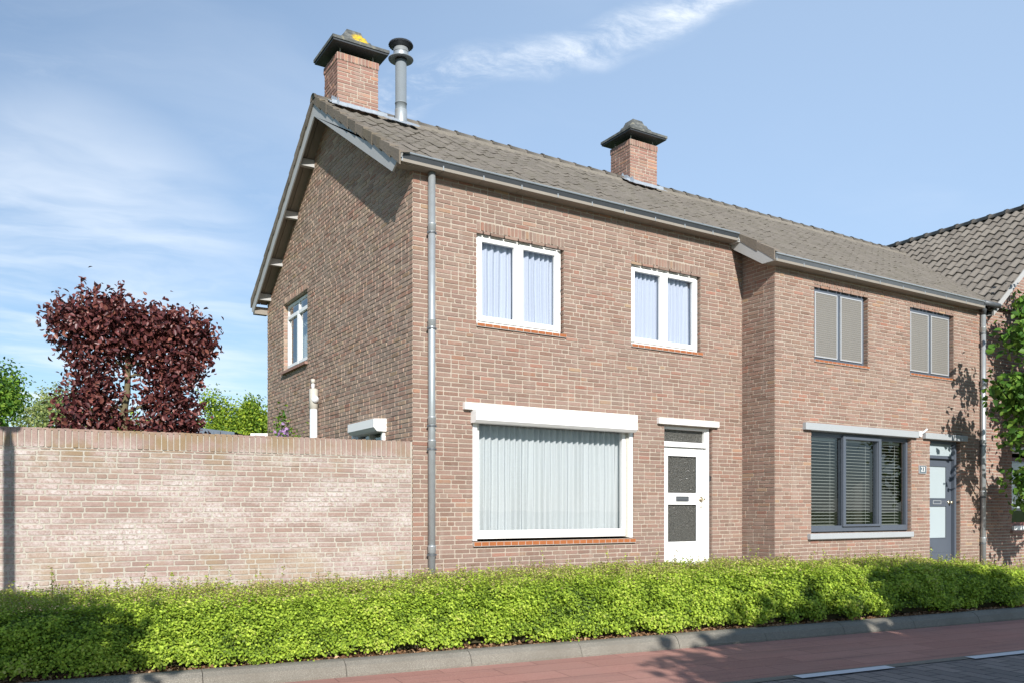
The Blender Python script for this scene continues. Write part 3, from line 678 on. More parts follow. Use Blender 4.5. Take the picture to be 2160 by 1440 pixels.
def blinds_window():
    x0, x1, z0, z1 = wE; Y = NY; mb = MB()
    frame_box(mb, x0+.002, x1-.012, z0+.02, z1, Y+.07, Y+.15, .05, .10, .08, bev=.004)
    xs = (7.745, 8.705)
    for x in xs: mb.box(x-.032, x+.032, Y+.06, Y+.15, z0+.12, z1-.08, bev=.004)
    mb.box(xs[0]-.04, xs[0]+.028, Y+.03, Y+.09, z0+.10, z1-.03, bev=.006); mb.box(xs[1]-.028, xs[1]+.04, Y+.03, Y+.09, z0+.10, z1-.03, bev=.006)
    mb.box(xs[0]+.028, xs[1]-.028, Y+.032, Y+.09, z1-.10, z1-.035, bev=.006); mb.box(xs[0]+.028, xs[1]-.028, Y+.032, Y+.09, z0+.10, z0+.14, bev=.006)
    f = mb.build('window', M_grey_frame, nb)
    edges = [x0+.05, xs[0]-.03, xs[0]+.03, xs[1]-.03, xs[1]+.03, x1-.06]
    for k in range(3):
        a, b = edges[2*k], edges[2*k+1]; pane(f, a, b, z0+.12, z1-.07, Y+.10, M_glass2)
        mb = MB(); n = 27; rng = random.Random(k)
        for i in range(n):
            z = z0+.13+(z1-z0-.28)*i/(n-1); dy = .021; t = .0045
            mb.poly([(a+.02, Y+.20-dy, z-t), (b-.05, Y+.20-dy, z-t), (b-.05, Y+.20+dy, z+t), (a+.02, Y+.20+dy, z+t), (a+.02, Y+.20-dy, z-t-.0025), (b-.05, Y+.20-dy, z-t-.0025), (b-.05, Y+.20+dy, z+t-.0025), (a+.02, Y+.20+dy, z+t-.0025)],
                    [(0, 1, 2, 3), (4, 7, 6, 5), (0, 4, 5, 1), (2, 6, 7, 3)], (rng.random(),)*3)
        mb.box(a+.02, b-.05, Y+.17, Y+.23, z1-.13, z1-.085)
        for x in (a+.15, b-.18): mb.box(x, x+.004, Y+.178, Y+.18, z0+.12, z1-.1)
        mb.build('venetian_blind', M_blind, f)
    mb = MB(); mb.box(6.735, 9.54, Y-.075, Y+.08, z0-.10, z0-.005, bev=.008)
    P = None; mb.build('sill', M_lgrey, f)
    mb = MB(); mb.box(6.62, 9.69, Y-.075, Y+.12, 2.432, 2.548, bev=.005); mb.box(6.84, 9.56, Y+.0, Y+.12, 2.428, 2.4315, m=0); mb.build('lintel', M_lgrey, nb)
    mb = MB(); mb.box(9.90, 11.25, Y-.075, Y+.12, 2.432, 2.540, bev=.005); mb.build('lintel', M_lgrey, nb)
blinds_window()
def grey_door():
    x0, x1, z0, z1 = dN; Y = NY; mb = MB()
    mb.box(11.02, 11.075, Y+.05, Y+.18, z0, z1, bev=.004); mb.box(11.075, 11.126, Y+.10, Y+.18, z0, z1)
    mb.box(x0+.002, x0+.055, Y+.05, Y+.18, z0, z1); mb.box(x0+.055, 11.02, Y+.06, Y+.18, 2.09, 2.15, bev=.004); mb.box(x0+.055, 11.02, Y+.06, Y+.18, 2.37, z1, bev=.004)
    fr = mb.build('door_frame', M_grey_frame, nb)
    mb = MB(); mb.box(x0+.055, 11.02, Y+.12, Y+.13, 2.15, 2.37); mb.build('transom_panel', M_panel, fr)
    mb = MB(); l, r, y0, y1 = x0+.06, 11.015, Y+.12, Y+.17; a, b = l+.10, 10.85
    mb.box(l, a, y0, y1, .05, 2.085); mb.box(b, r, y0, y1, .05, 2.085)
    for (p, q) in ((.05, .60), (1.205, 1.345), (1.955, 2.085)): mb.box(a, b, y0, y1, p, q)
    mb.box(l, r, y0-.006, y0+.001, .33, .342)
    for (p, q) in ((.60, 1.205), (1.345, 1.955)): frame_box(mb, a-.008, b+.008, p-.008, q+.008, y0-.006, y0+.002, .016, bev=.002)
    d = mb.build('door', M_grey_frame, nb)
    for (p, q) in ((.60, 1.205), (1.345, 1.955)):
        mb = MB(); mb.box(a, b, y0+.012, y0+.02, p, q); mb.build('door_panel', M_panel, d)
    mb = MB(); frame_box(mb, 10.42, 10.68, 1.24, 1.31, y0-.010, y0, .012, bev=.003); mb.build('letterbox', M_lgrey, d)
    mb = MB(); mb.tube([(10.94, y0, 1.275), (10.94, y0-.012, 1.275)], [.04, .04], 16); mb.tube([(10.94, y0-.01, 1.275), (10.94, y0-.07, 1.275)], [.018, .03], 14); mb.build('door_knob', M_brass, d, True)
    mb = MB(); mb.box(x0, x1, Y-.02, Y+.2, -.0195, .05); mb.build('doorstep', M_sillj, nb)
    # number plate
    mb = MB(); mb.box(9.775, 9.985, Y-.022, Y-.002, 1.80, 1.935, m=0); frame_box(mb, 9.768, 9.992, 1.793, 1.942, Y-.026, Y-.002, .010, m=1, bev=.002)
    p = mb.build('house_number', [M_plate, M_lgrey2], nb)
    cu = bpy.data.curves.new('digits', 'FONT'); cu.body = '23'; cu.size = .125; cu.extrude = .002; cu.align_x = 'CENTER'; cu.align_y = 'CENTER'
    o = bpy.data.objects.new('digits', cu); COL.objects.link(o); dg = bpy.context.evaluated_depsgraph_get(); dg.update()
    me = bpy.data.meshes.new_from_object(o.evaluated_get(dg)); bpy.data.objects.remove(o)
    o = bpy.data.objects.new('digits', me); me.materials.clear(); me.materials.append(M_white); COL.objects.link(o)
    o.location = (9.88, Y-.028, 1.868); o.rotation_euler = (math.radians(90), 0, 0); o.parent = p; o.matrix_parent_inverse = world_of(p).inverted()
    mb = MB(); mb.box(9.75, 9.83, Y-.05, Y, 2.46, 2.56, bev=.006); mb.tube([(9.80, Y-.03, 2.50), (9.87, Y-.12, 2.60)], [.016, .02], 10); mb.build('door_lamp', M_pvc, nb)
M_plate = plain('plate_grey', (.13, .16, .18), .4, 0, .05)
grey_door()

# ---------------------------------------------------------------- house three (right)
w3 = (12.945, 14.4, .72, 2.30)
def gable3():
    mb = MB(); O, A, N = Vector((0, NY+.005, 0)), Vector((1, 0, 0)), Vector((0, -1, 0)); x0, x1, xr, zrd, s3 = 11.86, 19.4, 15.65, 8.05, .833
    mortar(mb, O, A, N, x0, x1, -.02, 4.75, [w3]); y = NY+.005
    mb.face([(x0, y, 4.75), (x1, y, 4.75), (x1, y, zrd-(x1-xr)*s3-.1), (xr, y, zrd-.1), (x0, y, zrd-(xr-x0)*s3-.1)], m=0)
    def ints(z):
        h = (zrd-.12-z)/s3; lo, hi = max(x0+.004, xr-h), min(x1, xr+h); return [(lo, hi)] if hi-lo > .1 else []
    s = (w3[0], w3[1], w3[3]+.10, w3[3]+.30)
    lay(mb, O, A, N, x0, x1, -.02, 7.9, [w3, s], 131, ints=ints, phase=.035)
    rowlock(mb, O, A, N, *s, seed=4); reveal(mb, O, A, N, w3, .1, 77)
    mb.build('front_wall', [M_mortar_g, M_chim3], h3)
    mb = MB(); mb.box(12, 19.3, 8, 8.1, 0, 5); mb.box(19.2, 19.35, NY+.1, 8, 0, 5); mb.box(12.9, 14.5, 1.2, 1.3, 0, 2.7); mb.box(11.9, 19.2, NY+.12, 8, 2.6, 2.7); mb.build('interior', M_darkroom, h3)
    x0, x1, z0, z1 = w3; Y = NY; mb = MB(); frame_box(mb, x0+.01, x1-.01, z0+.09, z1-.1, Y+.05, Y+.12, .07, m=0)
    f = mb.build('window', M_redwood, h3)
    pane(f, x0+.08, x1-.08, z0+.15, z1-.16, Y+.09, M_glass2)
    mb = MB(); mb.face([(x0+.1, Y+.2, z0+.45), (x1-.1, Y+.2, z0+.45), (x1-.1, Y+.2, z1-.2), (x0+.1, Y+.2, z1-.2)]); mb.build('roller_blind', M_curt, f)
    mb = MB(); mb.box(x0-.0, x1+.1, Y-.06, Y+.06, z1-.02, z1+.10, bev=.004); mb.build('lintel', M_offwhite, h3)
    mb = MB(); mb.box(x0+.0, x1+.1, Y-.05, Y+.05, z0+.0, z0+.09, bev=.004); mb.build('window_board', M_white, f)
    mb = MB(); mb.box(x0-.05, x1+.1, Y-.05, Y+.05, z0-.06, z0-.003, bev=.004); mb.build('sill', M_chim, f)
M_chim3 = brick_mat('third_house_brick', RED, dirt=.15); M_redwood = plain('red_brown_paint', (.12, .045, .035), .5)
gable3()

# ---------------------------------------------------------------- roofs
def tiles(mb, O, U, V, N, rows, rp, cp, xfun, amp, prof, seed, thick=.009, lift=.009, m=0):
    """rows of tiles: U along the eave, V up the slope, N the normal. xfun(v) gives the U range of a row"""
    rng = random.Random(seed); O, U, V, N = Vector(O), Vector(U).normalized(), Vector(V).normalized(), Vector(N).normalized()
    K = 8
    for r in range(rows):
        v0, v1 = r*rp-.0, (r+1)*rp+.05; lo, hi = xfun((r+.5)*rp)
        n0 = math.floor(lo/cp); n1 = math.ceil(hi/cp)
        for c in range(n0, n1):
            du, dn, tw = rng.uniform(-.011, .011), rng.uniform(-.004, .008), rng.uniform(-.010, .010)
            pts = []
            for k in range(K+1):
                x = c*cp+cp*k/K
                x = min(max(x, lo), hi); pts.append((x, prof((x/cp) % 1.0)*amp if k < K else prof(1.0)*amp))
            Vv = []
            for (v, off) in ((v0+du, lift), (v1+du, .002)):
                for k, (x, h) in enumerate(pts): Vv.append(O+U*x+V*(v+tw*k/K)+N*(h+off+dn))
            for k, (x, h) in enumerate(pts): Vv.append(O+U*x+V*(v0+du+tw*k/K+.004)+N*(h+lift+dn-thick))
            W = K+1; F = [(k, k+1, W+k+1, W+k) for k in range(K)]+[(2*W+k, 2*W+k+1, k+1, k) for k in range(K)]
            F += [(2*W, 0, W), (2*W+K, W+K, K)]
            col = (rng.random(), rng.random(), rng.random()); mb.poly(Vv, F, col, m)
def wave1(t): return .5-.5*math.cos(2*math.pi*t)                      # low rolls
def flatroll(t): return max(0, 1-abs(t-.5)/.28)**1.0*(1-.25*abs(t-.5)/.28) if abs(t-.5) < .28 else 0
cf = math.atan(SF); cr = math.atan(SR); c3 = math.atan(.833)
def valley_x(z): return 12.11+(z+.0-5.135)/.833+.12
def long_roof(parent, x0, xe, ystart, seed):
    mb = MB(); L = (RY-ystart)/math.cos(cf); rows = round(L/.335); rp = L/rows
    xf = (lambda v: (x0, xe)) if parent is house else (lambda v: (x0, min(15.2, valley_x(zf(ystart)+v*math.sin(cf)))))
    tiles(mb, (0, ystart, zf(ystart)-.045), (1, 0, 0), (0, math.cos(cf), math.sin(cf)), (0, -math.sin(cf), math.cos(cf)), rows, rp, .205, xf, .021, flatroll, seed)
    Lr = (6.78-RY)/math.cos(cr); rr = round(Lr/.335)
    e = (xe if parent is house else 15.2)
    tiles(mb, (0, 6.78, zr(6.78)-.05), (1, 0, 0), (0, -math.cos(cr), math.sin(cr)), (0, math.sin(cr), math.cos(cr)), rr, Lr/rr, .205, lambda v: (x0, e), .021, flatroll, seed+1)
    # deck under the tiles
    mb.face([(x0, ystart+.05, zf(ystart+.05)-.09), (e, ystart+.05, zf(ystart+.05)-.09), (e, RY, RZ-.09), (x0, RY, RZ-.09)], m=0)
    mb.face([(x0, 6.7, zr(6.7)-.09), (e, 6.7, zr(6.7)-.09), (e, RY, RZ-.09), (x0, RY, RZ-.09)], m=0)
    ro = mb.build('roof', [M_tile, M_tile_v], parent)
    # ridge tiles, bedded in mortar
    mb = MB(); rng = random.Random(seed+5); x = x0-(.03 if parent is house else 0)
    end = xe if parent is house else 15.0
    while x < end-.05:
        L = min(.36, end-x); dz = rng.uniform(-.008, .008); pr = []
        for (xx, rr_, zz) in ((x, .105, .004), (x+.04, .104, .004), (x+.04, .098, 0), (x+L+.02, .096, -.004)):
            pr.append([(xx, RY+rr_*math.cos(t)*1.05, RZ-.045+dz+zz+rr_*.95*math.sin(t)) for t in [math.pi*k/8 for k in range(9)]])
        V = [p for ring in pr for p in ring]; F = [(i*9+k, i*9+k+1, (i+1)*9+k+1, (i+1)*9+k) for i in range(3) for k in range(8)]+[tuple(range(9))]
        mb.poly(V, F, (rng.random(),)*3, 0); x += L
    # lumpy mortar along both sides
    n = int((end-x0)/.06); V = []
    for s in (-1, 1):
        base = len(V)
        for k in range(n+1):
            xx = x0+(end-x0)*k/n; w = .128+.028*mnoise.noise(Vector((xx*9, s*3, 1)))+.018*math.sin(xx*2*math.pi/.205)
            V += [(xx, RY+s*.085, RZ-.03), (xx, RY+s*w, RZ-w*.64+.02+.012*mnoise.noise(Vector((xx*14, s, 8)))), (xx, RY+s*(w+.02), RZ-(w+.02)*.64-.05)]
        mb.poly(V[base:], [(3*k+i, 3*k+3+i, 3*k+4+i, 3*k+1+i) for k in range(n) for i in (0, 1)], (.5, .5, .5), 1)
    mb.build('ridge_tile', [M_tile, M_mortar_r], ro, True)
    return ro
M_mortar_r = mortar_mat('ridge_mortar', (.21, .19, .16))
roof1 = long_roof(house, OV, 5.74, -.14, 201)
roof2 = long_roof(nb, 5.74, 15.0, -.83, 301)

def verge(parent, x, y0, y1, zfun, sgn, n, ro, ang):
    """verge tiles: blocks hanging over the bargeboard, each lapping the one below"""
    mb = MB(); rng = random.Random(int(abs(y0)*50+x*3)+5)
    for k in range(n):
        a, b = y0+(y1-y0)*k/n, y0+(y1-y0)*(k+1)/n+.03*(1 if y1 > y0 else -1)
        za, zb = zfun(a), zfun(b); l1 = .020+rng.uniform(-.003, .004); 
        o = x-.022+rng.uniform(-.004, .004); i_ = x+.13
        top = [(o, a, za+l1), (i_, a, za+l1+.004), (i_, b, zb+.0), (o, b, zb-.004)]
        bot = [(o-.0, a, za-.15), (o, b, zb-.115)]
        V = top+bot+[(o+.02, a, za-.15), (o+.02, b, zb-.115), (o+.02, a, za-.0), (o+.02, b, zb-.02)]
        F = [(0, 1, 2, 3), (0, 3, 5, 4), (4, 5, 7, 6), (0, 4, 6, 8), (3, 9, 7, 5), (0, 8, 1), (6, 7, 9, 8)]
        mb.poly(V, F, (rng.random(), rng.random(), 0))
    mb.build('verge_tile', M_tile_v, ro)
verge(house, OV, -.235, RY-.02, lambda y: zf(y)+.02, 1, 11, roof1, cf)
verge(house, OV, 6.80, RY+.02, lambda y: zr(y)+.02, -1, 12, roof1, cr)
verge(nb, 5.73, -.90, -.21, lambda y: zf(y)+.02, 1, 2, roof2, cf)

def barge(x, t=.022):
    mb = MB(); w = .23
    def board(pts): # pts: closed (y,z)
        mb.extrude(pts, x, x+t, axis='x')
    # front slope board, with the kicked foot of the gutter box
    top = lambda y: zf(y)-.045; bot = lambda y: zf(y)-.30
    board([(.045, bot(.045)), (RY, bot(RY)), (RY, top(RY)), (-.215, top(-.215)), (-.245, 5.43+.12), (-.215, 5.54)])
    top2 = lambda y: zr(y)-.045; bot2 = lambda y: zr(y)-.30
    mb2 = mb; board([(RY+.001, bot2(RY)), (6.70, bot2(6.70)), (6.80, top2(6.80)-.16), (6.80, top2(6.80)), (RY+.001, top2(RY))])
    return mb.build('bargeboard', M_barge, house)
barge(OV)
mb = MB()   # soffit boards under the verge, two planks wide, both slopes
for (fun, ya, yb) in ((zf, -.15, RY), (zr, 6.70, RY)):
    for (xa, xb) in ((OV+.022, -.137), (-.13, .0)):
        a, b = (ya, fun(ya)-.115), (yb, fun(yb)-.115)
        V = [(xa, a[0], a[1]), (xb, a[0], a[1]), (xb, b[0], b[1]), (xa, b[0], b[1])]; V += [(p[0], p[1], p[2]-.016) for p in V]
        mb.poly(V, [(0, 1, 2, 3), (4, 7, 6, 5), (0, 4, 5, 1), (1, 5, 6, 2), (2, 6, 7, 3), (3, 7, 4, 0)])
mb.build('verge_soffit', M_soffit, house)
for y in (3.89, 4.80, 5.72, 6.46):
    mb = MB(); z = zr(y)-.14; h = .12
    mb.box(OV+.022, .0, y-.05, y+.04, z-h, z); mb.build('purlin_end', M_barge, house)
mb = MB(); y = 1.2; 
mb.box(OV+.02, 0, 6.655, 6.78, 4.92, 5.06); mb.build('rear_eave_box', M_soffit, house)

def eaves(parent, x0, x1, yw, ztop, lip, sof):
    """gutter on an eaves box: soffit + lining + gutter with rolled front bead and brackets"""
    mb = MB(); n = max(1, round((x1-x0)/.62)); w = (x1-x0)/n; yf = yw-.20; zb = ztop-.128
    for k in range(n): mb.box(x0+k*w+.003, x0+(k+1)*w-.003, yf, yw+.03, zb, zb+.018)
    mb.box(x0, x1, yf+.003, yf+.02, zb+.018, zb+.04)
    s = mb.build('soffit', sof, parent)
    mb = MB(); g = yf+.012
    P = [(g+.12, ztop-.01), (g+.115, zb+.045), (g+.012, zb+.03), (g, ztop-.02), (g-.004, ztop-.02), (g+.008, zb+.022), (g+.12, zb+.04), (g+.125, ztop-.01)]
    mb.extrude(P, x0, x1, m=0)
    mb.tube([(x0, g-.008, ztop-.006), (x1, g-.008, ztop-.006)], .0145, 10, m=1)
    o = mb.build('gutter', [M_capm if parent is house else M_zinc_d, lip], parent)
    for k in range(n+1):
        x = min(max(x0+k*w, x0+.02), x1-.02); mb = MB(); mb.box(x-.007, x+.007, g-.016, g-.009, zb+.024, zb+.06); mb.box(x-.007, x+.007, g-.0161, g+.0, zb+.006, zb+.0241); mb.build('gutter_bracket', M_zinc, o)
eaves(house, OV+.01, 5.70, 0.0, 5.595, M_ventg, M_soffit)
eaves(nb, 5.76, 11.62, NY, 5.115, M_zinc, M_soffit)
def short_barge():
    mb = MB(); x = 5.715; b = lambda y: zf(y)-.285; tp = lambda y: zf(y)-.045
    mb.extrude([(-.66, b(-.66)), (-.01, b(-.01)), (-.01, tp(-.01)), (-.86, tp(-.86)), (-.895, zf(-.9)-.13), (-.86, zf(-.86)-.165)], x, x+.022); mb.build('bargeboard', M_barge, nb)
    mb = MB(); mb.poly([(x+.022, -.66, b(-.66)+.1), (5.972, -.66, b(-.66)+.1), (5.972, 0, b(0)+.1), (x+.022, 0, b(0)+.1)], [(0, 1, 2, 3)]); mb.build('verge_soffit', M_soffit, nb)
short_barge()
mb = MB(); mb.box(5.66, 5.72, -.2, -.02, 5.45, 5.50); mb.build('gutter_stop', M_barge, house)

def downpipe(parent, x, y, r, z0, z1, joints, m):
    mb = MB(); mb.tube([(x, y, z0), (x, y, z1)], r, 20)
    for z in joints:
        mb.lathe(x, y, [(r, z-.05), (r+.006, z-.045), (r+.006, z+.03), (r+.009, z+.035), (r+.009, z+.045), (r, z+.05)], 20)
    p = mb.build('downpipe', m, parent, True)
    for z in joints:
        mb = MB(); mb.lathe(x, y, [(r+.001, z-.085), (r+.008, z-.083), (r+.008, z-.062), (r+.001, z-.06)], 20); mb.box(x-.01, x+.01, y, y+.10, z-.082, z-.063)
        mb.box(x-r-.02, x-r+.002, y-.008, y+.008, z-.084, z-.06); mb.box(x+r-.002, x+r+.02, y-.008, y+.008, z-.084, z-.06); mb.build('pipe_clip', M_zinc_d, p)
downpipe(house, .232, -.075, .047, 0, 5.46, (4.76, 3.53, 2.28, 1.98, .62), M_zinc)
downpipe(nb, 11.80, NY-.06, .048, 0, 4.9, (4.62, 3.55, 2.45, 1.45, .55), M_zinc)
mb = MB(); mb.tube([(11.80, NY-.06, 4.9), (11.78, NY-.09, 5.0), (11.62, NY-.12, 5.04)], .045, 14); mb.tube([(11.6, NY-.19, 5.09), (12.12, NY-.19, 5.09)], .05, 12); mb.build('gutter_outlet', M_zinc_d, nb, True)

# chimneys
def pagoda(parent, xc, yc, z, a, b, h, m, seed):
    """concrete cowl: flat plate sweeping up to a short ridge"""
    mb = MB(); n = 24; K = 16
    V = []
    def hh(s): return h*min(1.0, (max(0, 1-s)/.78)**1.9)
    for i in range(K+1):
        for j in range(K+1):
            u, v = -1+2*i/K, -1+2*j/K; s = max(abs(u*1.0), abs(v)*1.0)
            zz = hh(s)+.006*mnoise.noise(Vector((u*3, v*3, seed))); V.append((xc+u*a, yc+v*b, z+.045+zz))
    F = [(i*(K+1)+j, (i+1)*(K+1)+j, (i+1)*(K+1)+j+1, i*(K+1)+j+1) for i in range(K) for j in range(K)]
    mb.poly(V, F, m=0)
    mb.box(xc-a, xc+a, yc-b, yc+b, z, z+.046, m=0); mb.box(xc-a+.015, xc+a-.015, yc-b+.015, yc+b-.015, z-.03, z-.001, m=1)
    c = mb.build('chimney_cowl', [m, M_capm], parent, True)
    for p in c.data.polygons: p.use_smooth = len(p.vertices) == 4 and p.index < K*K
    return c
def cowl_mat(name, yel, seed, cx, cy, cz, rad):
    m, nt, out = mat(name); g = objco(nt); n = noi(nt, g, 9.0, 6.0, .7); n2 = noi(nt, g, 35.0, 4.0, .7)
    c = ramp(nt, n, [(.3, (.05, .055, .055)), (.5, (.10, .105, .10)), (.7, (.23, .23, .21))])
    d = nd(nt, 'ShaderNodeVectorMath', {0: g, 1: (cx, cy, cz)}, operation='DISTANCE').outputs['Value']
    f = mth(nt, 'MULTIPLY', maprange(nt, mth(nt, 'ADD', d, mth(nt, 'MULTIPLY', n2, .12)), rad+.08, rad), maprange(nt, n2, .40, .5))
    c = mixc(nt, mth(nt, 'MULTIPLY', f, yel), c, (.62, .42, .015))
    c = mixc(nt, maprange(nt, n, .58, .66, 0, .45*yel), c, (.33, .27, .04))
    pbr(nt, out, c, .85, 0, n2, .5, .006); return m
def chimney(parent, x0, x1, ztop, cm, seed, a):
    ya, yb = 2.85, 3.45; mb = MB(); zb = zf(ya)-.15
    for (O, A, N, w) in (((x0, ya, 0), (1, 0, 0), (0, -1, 0), x1-x0), ((x0, ya, 0), (0, 1, 0), (-1, 0, 0), yb-ya), ((x1, ya, 0), (0, 1, 0), (1, 0, 0), yb-ya), ((x0, yb, 0), (1, 0, 0), (0, 1, 0), x1-x0)):
        O, A, N = Vector(O), Vector(A), Vector(N)
        mortar(mb, O, A, N, 0, w, zb, ztop-.11, []); lay(mb, O, A, N, 0, w, zb, ztop-.11, seed=seed, wob=0, phase=(ztop-.11) % CO, ints=None)
        O2_ = O+N*.012; mb.face([O2_+A*(-.012)+Z*(ztop-.11), O2_+A*(w+.012)+Z*(ztop-.11), O2_+A*(w+.012)+Z*ztop, O2_+A*(-.012)+Z*ztop], m=0)
        rowlock(mb, O2_, A, N, -.012, w+.012, ztop-.11, ztop, seed=seed+1, w=.06); seed += 3
    mb.face([(x0-.012, ya-.012, ztop), (x1+.012, ya-.012, ztop), (x1+.012, yb+.012, ztop), (x0-.012, yb+.012, ztop)], m=0)
    mb.face([(x0-.012, ya-.012, ztop-.11), (x1+.012, ya-.012, ztop-.11), (x1+.012, yb+.012, ztop-.11), (x0-.012, yb+.012, ztop-.11)], m=0)
    ch = mb.build('chimney', [M_mortar, M_chim], parent)
    xc, yc = (x0+x1)/2, (ya+yb)/2; pagoda(ch, xc, yc, ztop+.13, a, a*.97, .37, cm, seed)
    for x in (x0+.06, x1-.06):
        for y in (ya+.06, yb-.06): mb = MB(); mb.tube([(x, y, ztop), (x, y, ztop+.12)], .012, 8); mb.build('cowl_support', M_zinc, ch)
    # lead flashing dressed down over the tiles
    mb = MB(); V = []; n = 30
    for k in range(n+1):
        x = x0-.10+(x1-x0+.26)*k/n; nz = lambda s, q: mnoise.noise(Vector((x*s, q, seed)))
        low = ya-.14-.035*nz(9, 1)-.02*math.sin(x*30.6)
        V += [(x, ya-.012, zf(ya)+.07+.015*nz(6, 2)), (x, ya-.03, zf(ya-.03)+.03+.01*nz(20, 3)), (x, (low+ya)/2, zf((low+ya)/2)+.034+.014*nz(25, 4)), (x, low, zf(low)+.03+.012*nz(22, 5))]
    mb.poly(V, [(4*k+i, 4*k+4+i, 4*k+5+i, 4*k+1+i) for k in range(n) for i in range(3)])
    V = []; n = 10
    for k in range(n+1):
        y = ya-.13+(yb-ya-.1)*k/n; zz = zf(y) if y < RY else zr(y); q = mnoise.noise(Vector((y*20, seed, 2)))
        V += [(x0-.014, y, zz+.11+.05*q), (x0-.03, y, zz+.04), (x0-.13+.02*q, y, zz+.036+.01*q)]
    mb.poly(V, [(3*k+i, 3*k+3+i, 3*k+4+i, 3*k+1+i) for k in range(n) for i in range(2)])
    mb.build('flashing', M_lead, ch)
chimney(house, .035, .71, 8.315, cowl_mat('lichen_cowl', 1.0, 1, .44, 2.93, 8.66, .15), 400, .475)
chimney(nb, 5.96, 6.635, 8.32, cowl_mat('grey_cowl', .8, 2, 6.42, 2.85, 8.55, .05), 500, .475)
def vent():
    x, y = 1.075, 2.76; zb = zf(y); mb = MB()
    r = .092; mb.lathe(x, y, [(r+.008, zb-.1), (r+.008, zb+.20), (r+.002, zb+.205)], 24, m=1)
    mb.lathe(x, y, [(r, zb+.19), (r, zb+.30), (r+.006, zb+.30), (r+.006, zb+.315), (r, zb+.315), (r, 8.420), (r*.98, 8.420), (r*.98, 8.480)], 24, m=0)
    mb.lathe(x, y, [(r*.98, 8.360), (r*.98, 8.450)], 24, m=2)
    mb.lathe(x, y, [(r, 8.455), (.20, 8.435), (.205, 8.445), (r*1.2, 8.475), (r*1.2, 8.490)], 28, m=0)
    mb.lathe(x, y, [(r*1.32, 8.490), (r*1.32, 8.620), (.01, 8.620)], 24, m=3); mb.lathe(x, y, [(r*1.34, 8.550), (r*1.34, 8.556)], 24, m=2)
    mb.lathe(x, y, [(r*1.1, 8.480), (.01, 8.480)], 24, m=2)
    V = []; n = 48
    for k in range(n): t = 2*math.pi*k/n; q = .198+(.008 if k % 2 else -.006); V.append((x+q*math.cos(t), y+q*math.sin(t), 8.665))
    for k in range(n): t = 2*math.pi*k/n; V.append((x+.13*math.cos(t), y+.13*math.sin(t), 8.620))
    for k in range(n): t = 2*math.pi*k/n; V.append((x+.19*math.cos(t), y+.19*math.sin(t), 8.695))
    F = [(k, (k+1) % n, n+(k+1) % n, n+k) for k in range(n)]+[(k, (k+1) % n, 2*n+(k+1) % n, 2*n+k) for k in range(n)]+[tuple(2*n+k for k in range(n))]
    mb.poly(V, F, m=2)
    o = mb.build('vent_pipe', [M_ventg, M_zinc, M_capm, M_zinc], house, True)
    mb = MB(); n = 26; V = []
    for ring, rr in enumerate((.10, .17, .27)):
        for k in range(n):
            t = 2*math.pi*k/n; q = rr*(1+(.14*mnoise.noise(Vector((math.cos(t)*3, math.sin(t)*3, 5))) if ring == 2 else 0)); xx, yy = x+q*math.cos(t)*1.15, y+q*math.sin(t)*.75-.02*ring
            V.append((xx, yy, zf(yy)+.05-.008*ring+.012*mnoise.noise(Vector((xx*25, yy*25, 1)))))
    mb.poly(V, [(i*n+k, i*n+(k+1) % n, (i+1)*n+(k+1) % n, (i+1)*n+k) for i in range(2) for k in range(n)]); mb.build('flashing', M_lead, o)
vent()
# white flue on the gable wall
def flue():
    x, y = -.11, 3.58; r = .062; mb = MB()
    mb.lathe(x, y, [(r, .0), (r, 2.78)], 20, m=0); mb.lathe(x, y, [(r, 2.775), (r+.008, 2.78), (r+.008, 3.10), (r*.5, 3.115)], 20, m=1)
    mb.tube([(x, y, 2.93), (x, y-.10, 2.93)], [.05, .055], 14, m=0)
    mb.tube([(x, y+.03, 3.1), (x, y+.03, 3.20)], .026, 12, m=0); mb.tube([(x, y+.03, 3.2), (x, y+.03, 3.27)], [.034, .036], 12, m=1)
    mb.build('flue_pipe', [M_pvc, M_pvc2], house, True)
flue()

